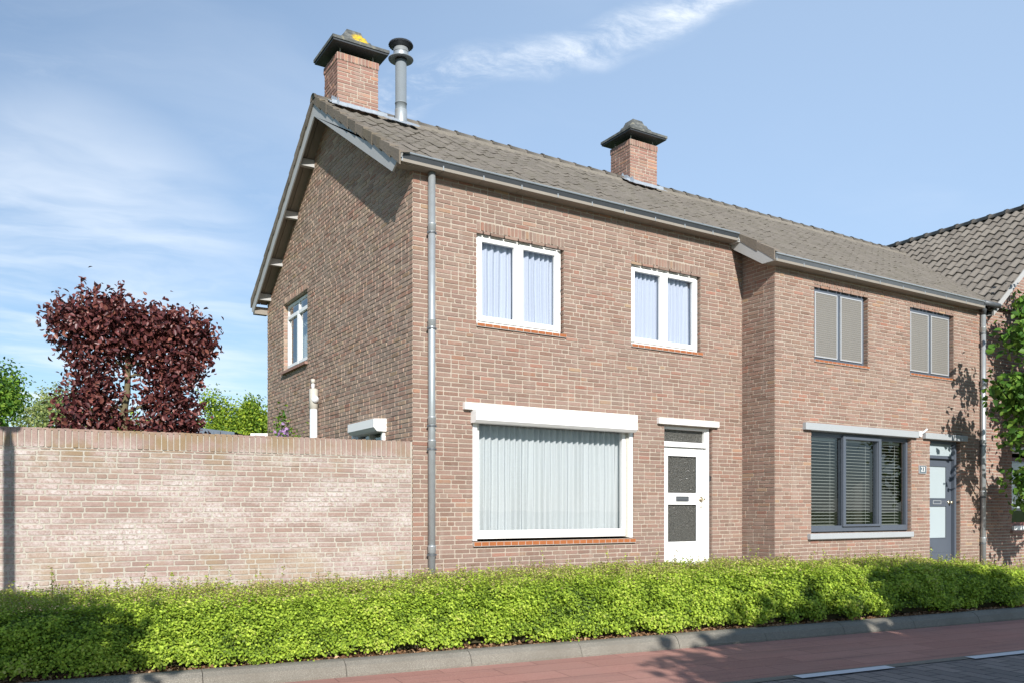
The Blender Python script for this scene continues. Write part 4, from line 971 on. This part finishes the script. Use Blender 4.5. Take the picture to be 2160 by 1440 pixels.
# third house roof
def roof3():
    mb = MB(); xe, ze, xr = 12.02, 5.135-.09*.833, 15.65; L = (xr-xe)/math.cos(c3); rows = 14
    tiles(mb, (xe, 0, ze-.06), (0, -1, 0), (math.cos(c3), 0, math.sin(c3)), (-math.sin(c3), 0, math.cos(c3)), rows, L/rows, .21, lambda v: (-7.5, .82), .055, lambda t: .5+.5*math.sin(2*math.pi*t), 700, .03, .035)
    zr3 = ze+(xr-xe)*.833
    tiles(mb, (2*xr-xe, 0, ze-.06), (0, 1, 0), (-math.cos(c3), 0, math.sin(c3)), (math.sin(c3), 0, math.cos(c3)), rows, L/rows, .21, lambda v: (-.82, 7.5), .055, lambda t: .5+.5*math.sin(2*math.pi*t), 701, .03, .035)
    ro = mb.build('roof', M_tile3, h3)
    mb = MB(); y = -.80; rng = random.Random(2)
    while y < 7.4:
        V = []
        for (yy, r) in ((y, .135), (y+.07, .13), (y+.07, .115), (y+.44, .112)): V += [(xr+r*math.cos(t), yy, zr3-.06+r*math.sin(t)) for t in [math.pi*k/8 for k in range(9)]]
        mb.poly(V, [(i*9+k, i*9+k+1, (i+1)*9+k+1, (i+1)*9+k) for i in range(3) for k in range(8)]+[tuple(range(9))], (rng.random(),)*3); y += .40
    mb.build('ridge_tile', M_tile3, ro, True)
    mb = MB(); w = .16
    for s in (1, -1):
        X = lambda d: xr-s*d
        D = xr-xe
        mb.poly([(X(D), -.83, ze-.03), (X(D), -.83, ze-w), (X(0), -.83, zr3-w), (X(0), -.83, zr3-.03), (X(D), -.80, ze-.03), (X(D), -.80, ze-w), (X(0), -.80, zr3-w), (X(0), -.80, zr3-.03)],
                [(0, 1, 2, 3), (4, 7, 6, 5), (1, 5, 6, 2), (0, 3, 7, 4)])
        mb.poly([(X(D), -.80, ze-w+.02), (X(D), NY, ze-w+.02), (X(0), NY, zr3-w+.02), (X(0), -.8, zr3-w+.02)], [(0, 1, 2, 3)])
    mb.build('bargeboard', M_barge, h3)
roof3()

# ---------------------------------------------------------------- garden wall
gw = thing('garden_wall', (-3, .34, 0), 'long low brick garden wall with white salt bloom and an upright brick coping, left of the gable', 'wall')
WA = Vector((-E_.x, -E_.y, 0)); WN = Vector((-N_.x, -N_.y, 0))
mb = MB(); O = Vector((-.012, .004, 0))
mortar(mb, O, WA, WN, 0, 9.5, -.05, 1.795, []); lay(mb, O, WA, WN, .012, 9.5, -.05, 1.795, seed=801, wob=.003, white_joint=1)
o2 = O-WN*.22
mb.face([o2+Z*-.05, o2+WA*9.5+Z*-.05, o2+WA*9.5+Z*1.795, o2+Z*1.795], m=0)
mb.build('wall_body', [M_mortar_g, M_gard], gw)
mb = MB(); mb.box(0, .001, 0, .001, 1.0, 1.001, m=0)
O3 = O+WN*.004
mb.face([O3+Z*1.795, O3+WA*9.5+Z*1.795, O3+WA*9.5+Z*1.998, O3+Z*1.998], m=0); mb.face([O3+Z*1.998, O3+WA*9.5+Z*1.998, O3+WA*9.5+Z*1.998-WN*.22, O3+Z*1.998-WN*.22], m=0)
rowlock(mb, O3, WA, WN, .02, 9.5, 1.798, 2.008, 803, w=.064, dep=.009)
rng = random.Random(9); n = round(9.4/.064)      # brick tops
for k in range(n):
    a = .02+9.48*k/n; b = a+9.48/n-.010; p = O3+WA*(a+.005); q = O3+WA*b; zt = 2.006+rng.uniform(-.004, .004)
    V = [p+WN*.010+Z*zt, q+WN*.010+Z*zt, q-WN*.22+Z*zt, p-WN*.22+Z*zt]; V2 = [v-Z*.02 for v in V]
    mb.poly(V+V2, [(0, 1, 2, 3), (0, 4, 5, 1), (1, 5, 6, 2), (3, 7, 4, 0)], (rng.random(), rng.random(), rng.random()), 1)
mb.build('coping', [M_mortar_g, M_gard], gw)

# ---------------------------------------------------------------- foliage helpers
def leaves(name, C, Nn, S, R, m, parent=None, aspect=.62, fold=.18, ups=None):
    """many small folded leaves as one mesh. C centres, Nn normals, S sizes, R (n,3) random attribute"""
    n = len(C); rs = np.random.RandomState(n % 9973)
    Nn = Nn/np.maximum(1e-6, np.linalg.norm(Nn, axis=1))[:, None]
    t = rs.normal(size=(n, 3)) if ups is None else ups+rs.normal(size=(n, 3))*.45
    t -= (t*Nn).sum(1)[:, None]*Nn; t /= np.maximum(1e-6, np.linalg.norm(t, axis=1))[:, None]; b = np.cross(Nn, t); s = S[:, None]
    V = np.empty((n, 6, 3)); w = aspect*.5
    V[:, 0] = C-t*s*.5; V[:, 1] = C-t*s*.12+b*s*w+Nn*s*fold; V[:, 2] = C+t*s*.24+b*s*w*.72+Nn*s*fold*.7
    V[:, 3] = C+t*s*.52-Nn*s*.06; V[:, 4] = C+t*s*.24-b*s*w*.72+Nn*s*fold*.7; V[:, 5] = C-t*s*.12-b*s*w+Nn*s*fold
    me = bpy.data.meshes.new(name); me.vertices.add(n*6); me.vertices.foreach_set('co', V.astype(np.float32).ravel())
    # two quads: 0,1,2,3 and 0,3,4,5
    idx = (np.arange(n)*6)[:, None]+np.array([[0, 1, 2, 3, 0, 3, 4, 5]]); me.loops.add(n*8); me.loops.foreach_set('vertex_index', idx.astype(np.int32).ravel())
    me.polygons.add(n*2); me.polygons.foreach_set('loop_start', np.arange(0, n*8, 4, dtype=np.int32)); me.polygons.foreach_set('loop_total', np.full(n*2, 4, np.int32))
    me.update(calc_edges=True)
    at = me.attributes.new('rnd', 'FLOAT_COLOR', 'FACE'); A = np.ones((n*2, 4), np.float32); A[:, :3] = np.repeat(R, 2, axis=0); at.data.foreach_set('color', A.ravel())
    me.materials.append(m); o = bpy.data.objects.new(name, me); COL.objects.link(o)
    if parent is not None: o.parent = parent; o.matrix_parent_inverse = world_of(parent).inverted()
    return o
def vnoise(P, sc, seed=0):
    return np.array([mnoise.noise(Vector((p[0]*sc+seed, p[1]*sc, p[2]*sc))) for p in P])

# ---------------------------------------------------------------- hedge
def hprof(a):      # height of the hedge along the street
    return np.interp(a, [-8, -2, 0, 2, 4, 6, 7, 8, 9, 10, 16], [.49, .475, .455, .505, .53, .515, .50, .465, .345, .25, .22])
def hedge():
    h = thing('clipped_hedge', st(3, .9), 'long low clipped hedge of small yellow-green leaves between the kerb and the houses', 'hedge')
    rs = np.random.RandomState(5); a0, a1 = -5.2, 15.0
    # surface param: s in [0,1] over the section (front foot -> shoulder -> back)
    def surf(a, s):
        H = hprof(a); 
        wob = .035*np.sin(a*2.1)+.03*np.sin(a*5.3+1)+.02*np.sin(a*11.7)
        b = np.where(s < .5, .055+wob+.565*(s/.5)**1.5, .62+wob*(1-(s-.5)*2)+(s-.5)/.5*1.10)
        q = np.clip(s/.5, 0, 1); z = np.where(s < .5, .035+(H-.075)*(1-(1-q)**1.75), H-.04+.04*np.sin(np.clip((s-.5)*2, 0, 1)*math.pi))
        z = np.where(s > .93, z-(s-.93)*3.0*H, z)
        return b, z
    # woody filler body under the leaves, colour darkened for the shade inside
    mb = MB(); na, ns = 260, 14; V = []
    for i in range(na+1):
        a = a0+(a1-a0)*i/na
        for k in range(ns+1):
            s = k/ns; b, z = surf(np.array([a]), np.array([s])); q = .72+.14*mnoise.noise(Vector((a*3, s*5, 0)))
            V.append(st(a, .9+(float(b[0])-.9)*.86, max(-.02, float(z[0])*q-.02)))
    W = ns+1; mb.poly(V, [(i*W+k, (i+1)*W+k, (i+1)*W+k+1, i*W+k+1) for i in range(na) for k in range(ns)]); mb.build('branches', M_hbody, h)
    N = 620000
    # density falls off with distance from the camera; leaves a little larger there
    aa = rs.uniform(a0, a1, N); s = rs.beta(1.0, 1.12, N); cl = rs.rand(N)
    b, z = surf(aa, s)
    P = np.stack([aa, b, z], 1)
    e = 1e-3; b2, z2 = surf(aa, np.clip(s+e, 0, 1)); db, dz = b2-b, z2-z; nl = np.sqrt(db**2+dz**2)+1e-9
    nb_, nz_ = -dz/nl, db/nl
    bump = .5*np.sin(aa*9+b*7)*np.sin(b*11-aa*4+z*9)+.5*np.sin(aa*17+z*23+b*5)*np.sin(b*19+z*15)
    cn = np.array([mnoise.noise(Vector((x*6.5, y*6.5, w*9))) for x, y, w in P[::4]]); cn = np.repeat(cn, 4)[:N]
    cn = np.array([0.0]) if False else cn
    # recompute noise per group of 4: shift those leaves to share a clump
    base = np.repeat(P[::4], 4, axis=0)[:N]; P = base+rs.normal(size=(N, 3))*np.array([.035, .030, .018]); nb_ = np.repeat(nb_[::4], 4)[:N]; nz_ = np.repeat(nz_[::4], 4)[:N]; s = np.repeat(s[::4], 4)[:N]
    depth = np.abs(rs.normal(0, .045, N)); off = .075*cn+.02*np.repeat(bump[::4], 4)[:N]-depth
    P[:, 1] += nb_*off; P[:, 2] += nz_*off
    keep = (P[:, 2] > .005) & ~((P[:, 2] < .07) & (np.repeat(cn[::4], 4)[:N] < .02))
    P, nb_, nz_, s, cn, depth = P[keep], nb_[keep], nz_[keep], s[keep], cn[keep], depth[keep]; n = len(P)
    X = np.array(S0)[None]+P[:, :1]*np.array(E_)[None]+P[:, 1:2]*np.array(N_)[None]; X[:, 2] = P[:, 2]
    Nn = nb_[:, None]*np.array(N_)[None]; Nn[:, 2] = nz_+.35; Nn += rs.normal(size=(n, 3))*.50
    S = rs.uniform(.014, .028, n)*np.interp(X[:, 0], [-4, 4], [.92, 1.25])*np.where(s < .45, 1.05, .85)
    top = np.clip((s-.32)/.35, 0, 1)
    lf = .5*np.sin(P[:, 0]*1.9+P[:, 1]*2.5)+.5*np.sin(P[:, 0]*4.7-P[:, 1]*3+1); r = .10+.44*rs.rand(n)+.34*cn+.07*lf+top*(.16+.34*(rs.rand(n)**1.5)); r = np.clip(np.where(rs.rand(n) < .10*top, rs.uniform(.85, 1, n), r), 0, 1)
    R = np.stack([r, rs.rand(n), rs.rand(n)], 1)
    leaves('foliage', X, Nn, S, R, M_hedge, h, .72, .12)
    # young shoots above the top
    C = []; Nn = []; Sz = []; R = []; mb = MB()
    for k in range(900):
        a = rs.uniform(a0, a1); s = rs.uniform(.45, .97); b, z = surf(np.array([a]), np.array([s])); b, z = float(b[0]), float(z[0]); L = rs.uniform(.05, .12)*(2.0 if rs.rand() < .06 else 1.0)*(1.3 if 6.5 < a < 10 else 1)
        lx, ly = rs.uniform(-.35, .35, 2); p0 = Vector(st(a, b, z-.03)); p1 = p0+Vector((lx*L, ly*L, L+.03)); mb.tube([p0, p1], [.0018, .0008], 3, cap=False)
        for i in range(int(5+L*70)):
            t = rs.uniform(.25, 1); q = p0.lerp(p1, t); C.append([q.x+rs.normal()*.010, q.y+rs.normal()*.010, q.z+rs.normal()*.006]); Nn.append([rs.normal()*.7, rs.normal()*.7, 1]); Sz.append(rs.uniform(.014, .026)); R.append([min(1, rs.uniform(.45, 1.0)), rs.rand(), 0])
    mb.build('shoot_stems', M_stem, h); leaves('young_foliage', np.array(C), np.array(Nn), np.array(Sz), np.array(R), M_hedge, h, .7, .1)  # first mesh: bare stems of the young shoots
M_hbody = plain('hedge_shaded_wood', (.045, .040, .018), 1.0, 0, .5, 30.0, 1.0)
hedge()
# leaf litter along the kerb
def litter():
    rs = np.random.RandomState(8); n = 9000; a = rs.uniform(-5, 15, n); b = np.abs(rs.normal(0.02, .13, n)); z = -.028+rs.rand(n)*.035
    X = np.array(S0)[None]+a[:, None]*np.array(E_)[None]+b[:, None]*np.array(N_)[None]; X[:, 2] = z
    Nn = rs.normal(size=(n, 3))*.5; Nn[:, 2] += 1
    o = leaves('leaf_litter', X, Nn, rs.uniform(.02, .045, n), rs.rand(n, 3), M_litter, None, .6, .15)
    tag(o, 'dry brown leaves lying on the soil between hedge and kerb', 'leaves', kind='stuff')
litter()

# ---------------------------------------------------------------- trees
def crown(parent, clumps, n, size, m, seed, name='crown', outward=.6, rbase=(0, 1), up=.3, aspect=.62, droop=0.0, shell=.55):
    rs = np.random.RandomState(seed); cl = np.array(clumps, float); vol = cl[:, 3]*cl[:, 4]*cl[:, 5]; vol = vol**.85; k = rs.choice(len(cl), n, p=vol/vol.sum())
    d = rs.normal(size=(n, 3)); d /= np.linalg.norm(d, axis=1)[:, None]; r = rs.rand(n)**shell
    C = cl[k, :3]+d*r[:, None]*cl[k, 3:6]
    # sub-clumping: pull leaves together round twigs
    g = np.repeat(C[::7], 7, axis=0)[:n]; C = g+(C-g)*.0+rs.normal(size=(n, 3))*size*1.1
    dd = np.repeat(d[::7], 7, axis=0)[:n]
    Nn = dd*outward+rs.normal(size=(n, 3))*.55; Nn[:, 2] += up
    ups = None if droop == 0 else np.tile(np.array([0, 0, -droop]), (n, 1))
    R = np.stack([np.clip(rbase[0]+(rbase[1]-rbase[0])*rs.rand(n), 0, 1), rs.rand(n), rs.rand(n)], 1)
    return leaves(name, C, Nn, rs.uniform(.7, 1.25, n)*size, R, m, parent, aspect, .15, ups)
def blob(cx, cy, cz, rx, ry, rz, n, seed, r=.42):
    rs = random.Random(seed); out = []
    for _ in range(n):
        while True:
            x, y, z = (rs.uniform(-1, 1) for _ in range(3)); q = x*x+y*y+z*z
            if q <= 1: break
        q = rs.uniform(.7, 1.25)*r; out.append((cx+x*rx*(1-r*.5), cy+y*ry*(1-r*.5), cz+z*rz*(1-r*.5), rx*q, ry*q, rz*q))
    return out
def trunk(parent, pts, rad, m=None, branches=(), name='trunk'):
    mb = MB(); mb.tube(pts, rad, 10)
    for (p, r) in branches: mb.tube(p, r, 7)
    return mb.build(name, m or M_bark, parent, True)
def limbs(base, clumps, r0):
    out = []
    for c in clumps[::2]:
        b = Vector(base); e = Vector(c[:3]); mid = b.lerp(e, .5)+Vector((0, 0, .12*(e-b).length)); out.append(([b, mid, e], [r0, r0*.6, r0*.2]))
    return out

# purple plum behind the garden wall (two-tier trained crown)
def plum():
    X0, Y0 = -2.96, 2.6
    t = thing('purple_plum_tree', (X0, Y0, 0), 'dark purple-leaved plum tree trained in two tiers behind the garden wall', 'tree')
    U = lambda u: X0+(u-280)/168.6; ZV = lambda v: CZ+(1075.5-v)/155.2
    cl = []
    for (u, v, ru, rv, ry) in ((160, 690, 48, 42, .38), (215, 675, 58, 55, .42), (190, 735, 55, 45, .4), (270, 690, 48, 58, .38), (300, 735, 42, 42, .38), (345, 700, 38, 45, .35), (392, 700, 48, 55, .4), (410, 745, 38, 45, .35), (345, 752, 38, 34, .35), (235, 745, 40, 30, .35),
                               (175, 785, 30, 22, .26), (400, 778, 36, 26, .3), (345, 790, 38, 26, .3), (200, 825, 48, 42, .38), (165, 870, 38, 40, .35), (225, 870, 38, 42, .35), (370, 825, 48, 38, .38), (395, 875, 42, 42, .38), (345, 885, 46, 36, .38), (270, 905, 70, 24, .35), (160, 920, 50, 30, .3), (400, 930, 50, 34, .3), (300, 960, 110, 40, .35), (318, 845, 26, 30, .25), (245, 680, 45, 32, .36), (302, 682, 36, 30, .36), (365, 680, 40, 32, .36), (330, 690, 45, 30, .36), (432, 705, 26, 45, .3), (130, 705, 24, 38, .3), (228, 800, 20, 24, .22), (312, 812, 20, 22, .22)):
        cl.append((U(u), Y0, ZV(v), ru/168.6, ry, rv/155.2))
    crown(t, cl, 14000, .078, M_plum, 21, 'crown', .55, (.05, .92), .15, .6, .25, .42)
    # shoots along the top
    rs = np.random.RandomState(4); C = []; mb = MB()
    for (u, vt, vb) in ((127, 625, 680), (150, 650, 690), (170, 608, 680), (190, 615, 670), (206, 602, 670), (225, 622, 670), (252, 600, 670), (247, 640, 690), (275, 640, 690), (290, 632, 690), (304, 624, 690), (322, 634, 690), (340, 648, 700), (372, 640, 690), (388, 634, 690), (410, 632, 690), (425, 640, 700), (447, 655, 710), (455, 700, 720), (110, 655, 700)):
        y = Y0+rs.uniform(-.25, .25); p0, p1 = Vector((U(u+3), y, ZV(vb))), Vector((U(u), y, ZV(vt))); mb.tube([p0, p1], [.006, .002], 4)
        for k in range(26): q = p0.lerp(p1, ((k+1)/26)**1.0); C.append([q.x+rs.normal()*.022, q.y+rs.normal()*.022, q.z])
    C = np.array(C); n = len(C); leaves('shoot_foliage', C, rs.normal(size=(n, 3)), rs.uniform(.06, .09, n), np.stack([rs.uniform(.3, .95, n), rs.rand(n), rs.rand(n)], 1), M_plum, t, .5, .15)
    b = Vector((X0-.05, Y0, 0)); P = [b, Vector((U(266), Y0, 1.5)), Vector((U(262), Y0, ZV(860))), Vector((U(268), Y0-.02, ZV(830))), Vector((U(270), Y0, ZV(760))), Vector((U(275), Y0, ZV(690)))]
    br = []
    for (v0, u1, v1) in ((870, 190, 840), (868, 340, 850), (780, 200, 745), (775, 350, 750), (760, 410, 720), (760, 150, 710), (800, 300, 790)): br.append(([Vector((U(268), Y0, ZV(v0))), Vector((U((268+u1)/2), Y0, ZV((v0+v1)/2-6))), Vector((U(u1), Y0, ZV(v1)))], [.022, .016, .006]))
    trunk(t, P, [.06, .055, .05, .042, .035, .02], None, br)
    mb.build('shoot_stems', M_stem, t)  # bare stems of the top shoots, no leaves
plum()

def far_tree(x, y, r, h, n, m, label, seed, leaf, kind='tree', rz=None, dens=14):
    t = thing('background_tree', (x, y, 0), label, 'tree', 'trees beyond the garden')
    rz = rz or r; cl = blob(x, y, h-rz, r, r, rz, dens, seed, .42)
    crown(t, cl, n, leaf, m, seed, 'crown', .7, (0, 1), .3)
    trunk(t, [(x, y, 0), (x, y, h-rz)], [r*.09, r*.05], None, limbs((x, y, max(1, h-2*rz)), cl, r*.035))
def at(u, D, vtop):   # ground point and height for a picture column at view depth D (used to place far trees)
    t = (u-1080)/1777; return CX+D*(.5262+t*.8504), CY+D*(.8504-t*.5262), CZ+(1075.5-vtop)*D/1777
for (u, D, vt, r, rz, n, m, lab, seed, leaf) in (
    (-25, 34, 742, 1.35, 2.6, 9000, M_green, 'rounded bright green tree at the left edge, behind the garden wall', 41, .15),
    (88, 46, 822, 1.9, 1.9, 3000, M_pale, 'thin pale green tree between the green tree and the purple tree', 42, .16),
    (150, 52, 812, 1.7, 1.9, 2600, M_pale, 'faint pale tree showing behind the left side of the purple tree', 45, .16),
    (478, 42, 822, 1.75, 2.0, 9000, M_lime, 'round lime green tree right of the purple tree', 43, .14),
    (548, 40, 824, 1.0, 2.1, 4200, M_lime, 'narrow lime green tree half hidden by the rear corner of the gable', 44, .14),
    (300, 48, 850, 2.6, 1.8, 5200, M_lime, 'lime green tree seen through the gaps of the purple tree', 46, .16)):
    x, y, h = at(u, D, vt); far_tree(x, y, r, h, n, m, lab, seed, leaf, rz=rz)

# shed roof behind the wall
def shed():
    x, y, h = at(452, 17.5, 893); t = thing('garden_shed', (x, y, 0), 'grey metal-roofed garden shed showing above the wall right of the purple tree', 'shed')
    d = Vector((.8504, -.5262, 0)); q = Vector((.5262, .8504, 0)); c = Vector((x, y, 0)); mb = MB()
    P = lambda a, b, z: c+d*a+q*b+Z*z
    mb.poly([P(-1.4, 0, h+.05), P(.42, 0, h-.17), P(.42, 2, h-.17), P(-1.4, 2, h+.05), P(-1.4, 0, h-.5), P(.42, 0, h-.24)], [(0, 1, 2, 3), (0, 4, 5, 1)])
    for k in range(20): a = -1.38+k*.09; z = h+.05-.22*(a+1.4)/1.82; mb.poly([P(a, -.012, z-.03), P(a+.02, -.012, z-.03), P(a+.02, -.012, h-.45), P(a, -.012, h-.45)], [(0, 1, 2, 3)])
    mb.build('roof', M_shed, t)
    mb = MB(); mb.poly([P(-1.35, .05, 0), P(.38, .05, 0), P(.38, 1.9, 0), P(-1.35, 1.9, 0), P(-1.35, .05, h-.3), P(.38, .05, h-.3), P(.38, 1.9, h-.3), P(-1.35, 1.9, h-.3)], [(0, 1, 5, 4), (1, 2, 6, 5), (2, 3, 7, 6), (3, 0, 4, 7)]); mb.build('wall', M_shed, t)
    x, y, h = at(555, 20, 913); t = thing('flat_roof_outbuilding', (x, y, 0), 'white roof edge of an outbuilding just left of the rear corner of the gable', 'outbuilding')
    mb = MB(); c = Vector((x, y, 0)); V = [P(a, b, z) for z in (h-.10, h) for b in (0, 2) for a in (-.3, 1.5)]; 
    V = [c+(v-Vector(c)) for v in V]; mb.poly(V, [(0, 2, 3, 1), (4, 5, 7, 6), (0, 1, 5, 4), (2, 6, 7, 3), (0, 4, 6, 2), (1, 3, 7, 5)]); mb.build('roof_edge', M_white, t)
    mb = MB(); V = [P(a, b, z) for z in (0, h-.10) for b in (.1, 1.9) for a in (-.2, 1.4)]; mb.poly(V, [(0, 1, 5, 4), (2, 6, 7, 3), (0, 4, 6, 2), (1, 3, 7, 5)]); mb.build('wall', M_soffit, t)
M_shed = plain('grey_sheet_metal', (.13, .16, .20), .5, .3, .1)
shed()
# climber with lilac flowers at the foot of the gable, above the wall
def climber():
    x, y = -.30, 4.9; t = thing('flowering_climber', (x, y, 0), 'small climbing plant with lilac flowers rising over the wall against the gable', 'plant')
    rs = np.random.RandomState(3); mb = MB()
    ends = [(-.25, 4.45, 2.42), (-.2, 4.75, 2.62), (-.2, 5.2, 2.75), (-.25, 5.5, 2.5), (-.2, 5.0, 2.95), (-.25, 6.2, 2.45), (-.2, 4.3, 2.55)]
    for e in ends: mb.tube([(x, y, 0), (x+.05, (y+e[1])/2, 1.5), e], [.012, .008, .003], 6)
    mb.build('stem', M_stem, t); n = 260; k = rs.randint(0, len(ends), n); E = np.array(ends)[k]
    C = E+rs.normal(size=(n, 3))*np.array([.06, .16, .10])-np.array([0, 0, .22]); leaves('foliage', C, rs.normal(size=(n, 3)), rs.uniform(.05, .09, n), rs.rand(n, 3), M_green, t)
    n = 70; C = np.array([-.28, 4.62, 2.42])+rs.normal(size=(n, 3))*np.array([.05, .12, .07]); leaves('blossom', C, rs.normal(size=(n, 3)), rs.uniform(.04, .07, n), rs.rand(n, 3), M_flower, t, .8)
climber()

# street tree by the houses on the right, its branches reach into view
def street_tree(x, y, z0, z1, rx, ry, n, lab, seed, leaf, r0=.07, dens=26, cr=.34, cl=None):
    t = thing('street_tree', (x, y, 0), lab, 'tree', 'street trees'); cl = cl or blob(x, y, (z0+z1)/2, rx, ry, (z1-z0)/2, dens, seed, cr)
    crown(t, cl, n, leaf, M_street, seed, 'crown', .5, (0, 1), .45, .8, .35, .45)
    trunk(t, [(x, y, -.1), (x, y, z0+.3), (x, y, z1-.6)], [r0, r0*.8, r0*.25], None, limbs((x, y, z0+.2), cl, r0*.35)); return t
def sprays(cx, cy, cz, rx, ry, rz, n, seed):
    rs = random.Random(seed); out = []
    while len(out) < n:
        x, y, z = (rs.uniform(-1, 1) for _ in range(3))
        if x*x+y*y+z*z > 1: continue
        out.append((cx+x*rx, cy+y*ry, cz+z*rz, rs.uniform(.26, .46), rs.uniform(.18, .30), rs.uniform(.08, .15)))
    return out
cl1 = sprays(12.92, -1.85, 3.3, 1.50, .5, 1.15, 26, 61)+sprays(13.0, -1.85, 5.0, 1.20, .45, 1.0, 17, 65)+sprays(12.15, -1.85, 1.7, .85, .4, .7, 12, 66)+[(10.95, -1.9, 4.15, .38, .25, .13), (10.70, -1.85, 3.25, .42, .28, .13), (11.05, -1.85, 2.95, .38, .25, .12), (10.90, -1.9, 2.45, .40, .25, .10)]
street_tree(12.30, -1.82, .95, 6.0, 2.15, .62, 10500, 'leafy street tree at the right edge throwing its shadow on the brick front', 61, .125, .085, cl=cl1)
# trees across the street, behind the viewer: they throw the shade on hedge, kerb and road
street_tree(2.15, -11.2, 2.05, 4.35, 1.15, 1.1, 15000, 'round-headed street tree across the road, opposite the dark framed house', 62, .18, .07, 40, .42)
street_tree(-.8, -12.3, 2.0, 4.4, 1.75, 1.2, 16000, 'wide-headed street tree across the road, opposite the white front door', 67, .18, .07, 44, .40)
street_tree(5.1, -13.6, 2.0, 4.6, 1.9, 1.3, 16000, 'third round-headed street tree across the road, beyond the other two', 63, .18, .07, 44, .40)
street_tree(-6.6, -8.1, 1.75, 3.5, 1.0, .85, 12000, 'small dense street tree beside the viewer, near the lamp post', 64, .15, .04, 36, .45)
# lamp post on the left, outside the picture, throwing its shadow on the garden wall
def lamp_post():
    x, y = -5.40, -2.2; t = thing('lamp_post', (x, y, 0), 'slim dark lamp post with a flat round hood, left of the hedge', 'lamp post')
    mb = MB(); mb.lathe(x, y, [(.055, -.1), (.055, 3.22), (.052, 3.30), (.035, 3.38), (.03, 3.45), (.03, 3.52)], 18); mb.build('post', M_capm, t, True)
    mb = MB(); mb.lathe(x, y, [(.0, 3.50), (.115, 3.505), (.115, 3.56), (.08, 3.61), (.0, 3.64)], 28); mb.build('hood', M_capm, t, True)
lamp_post()
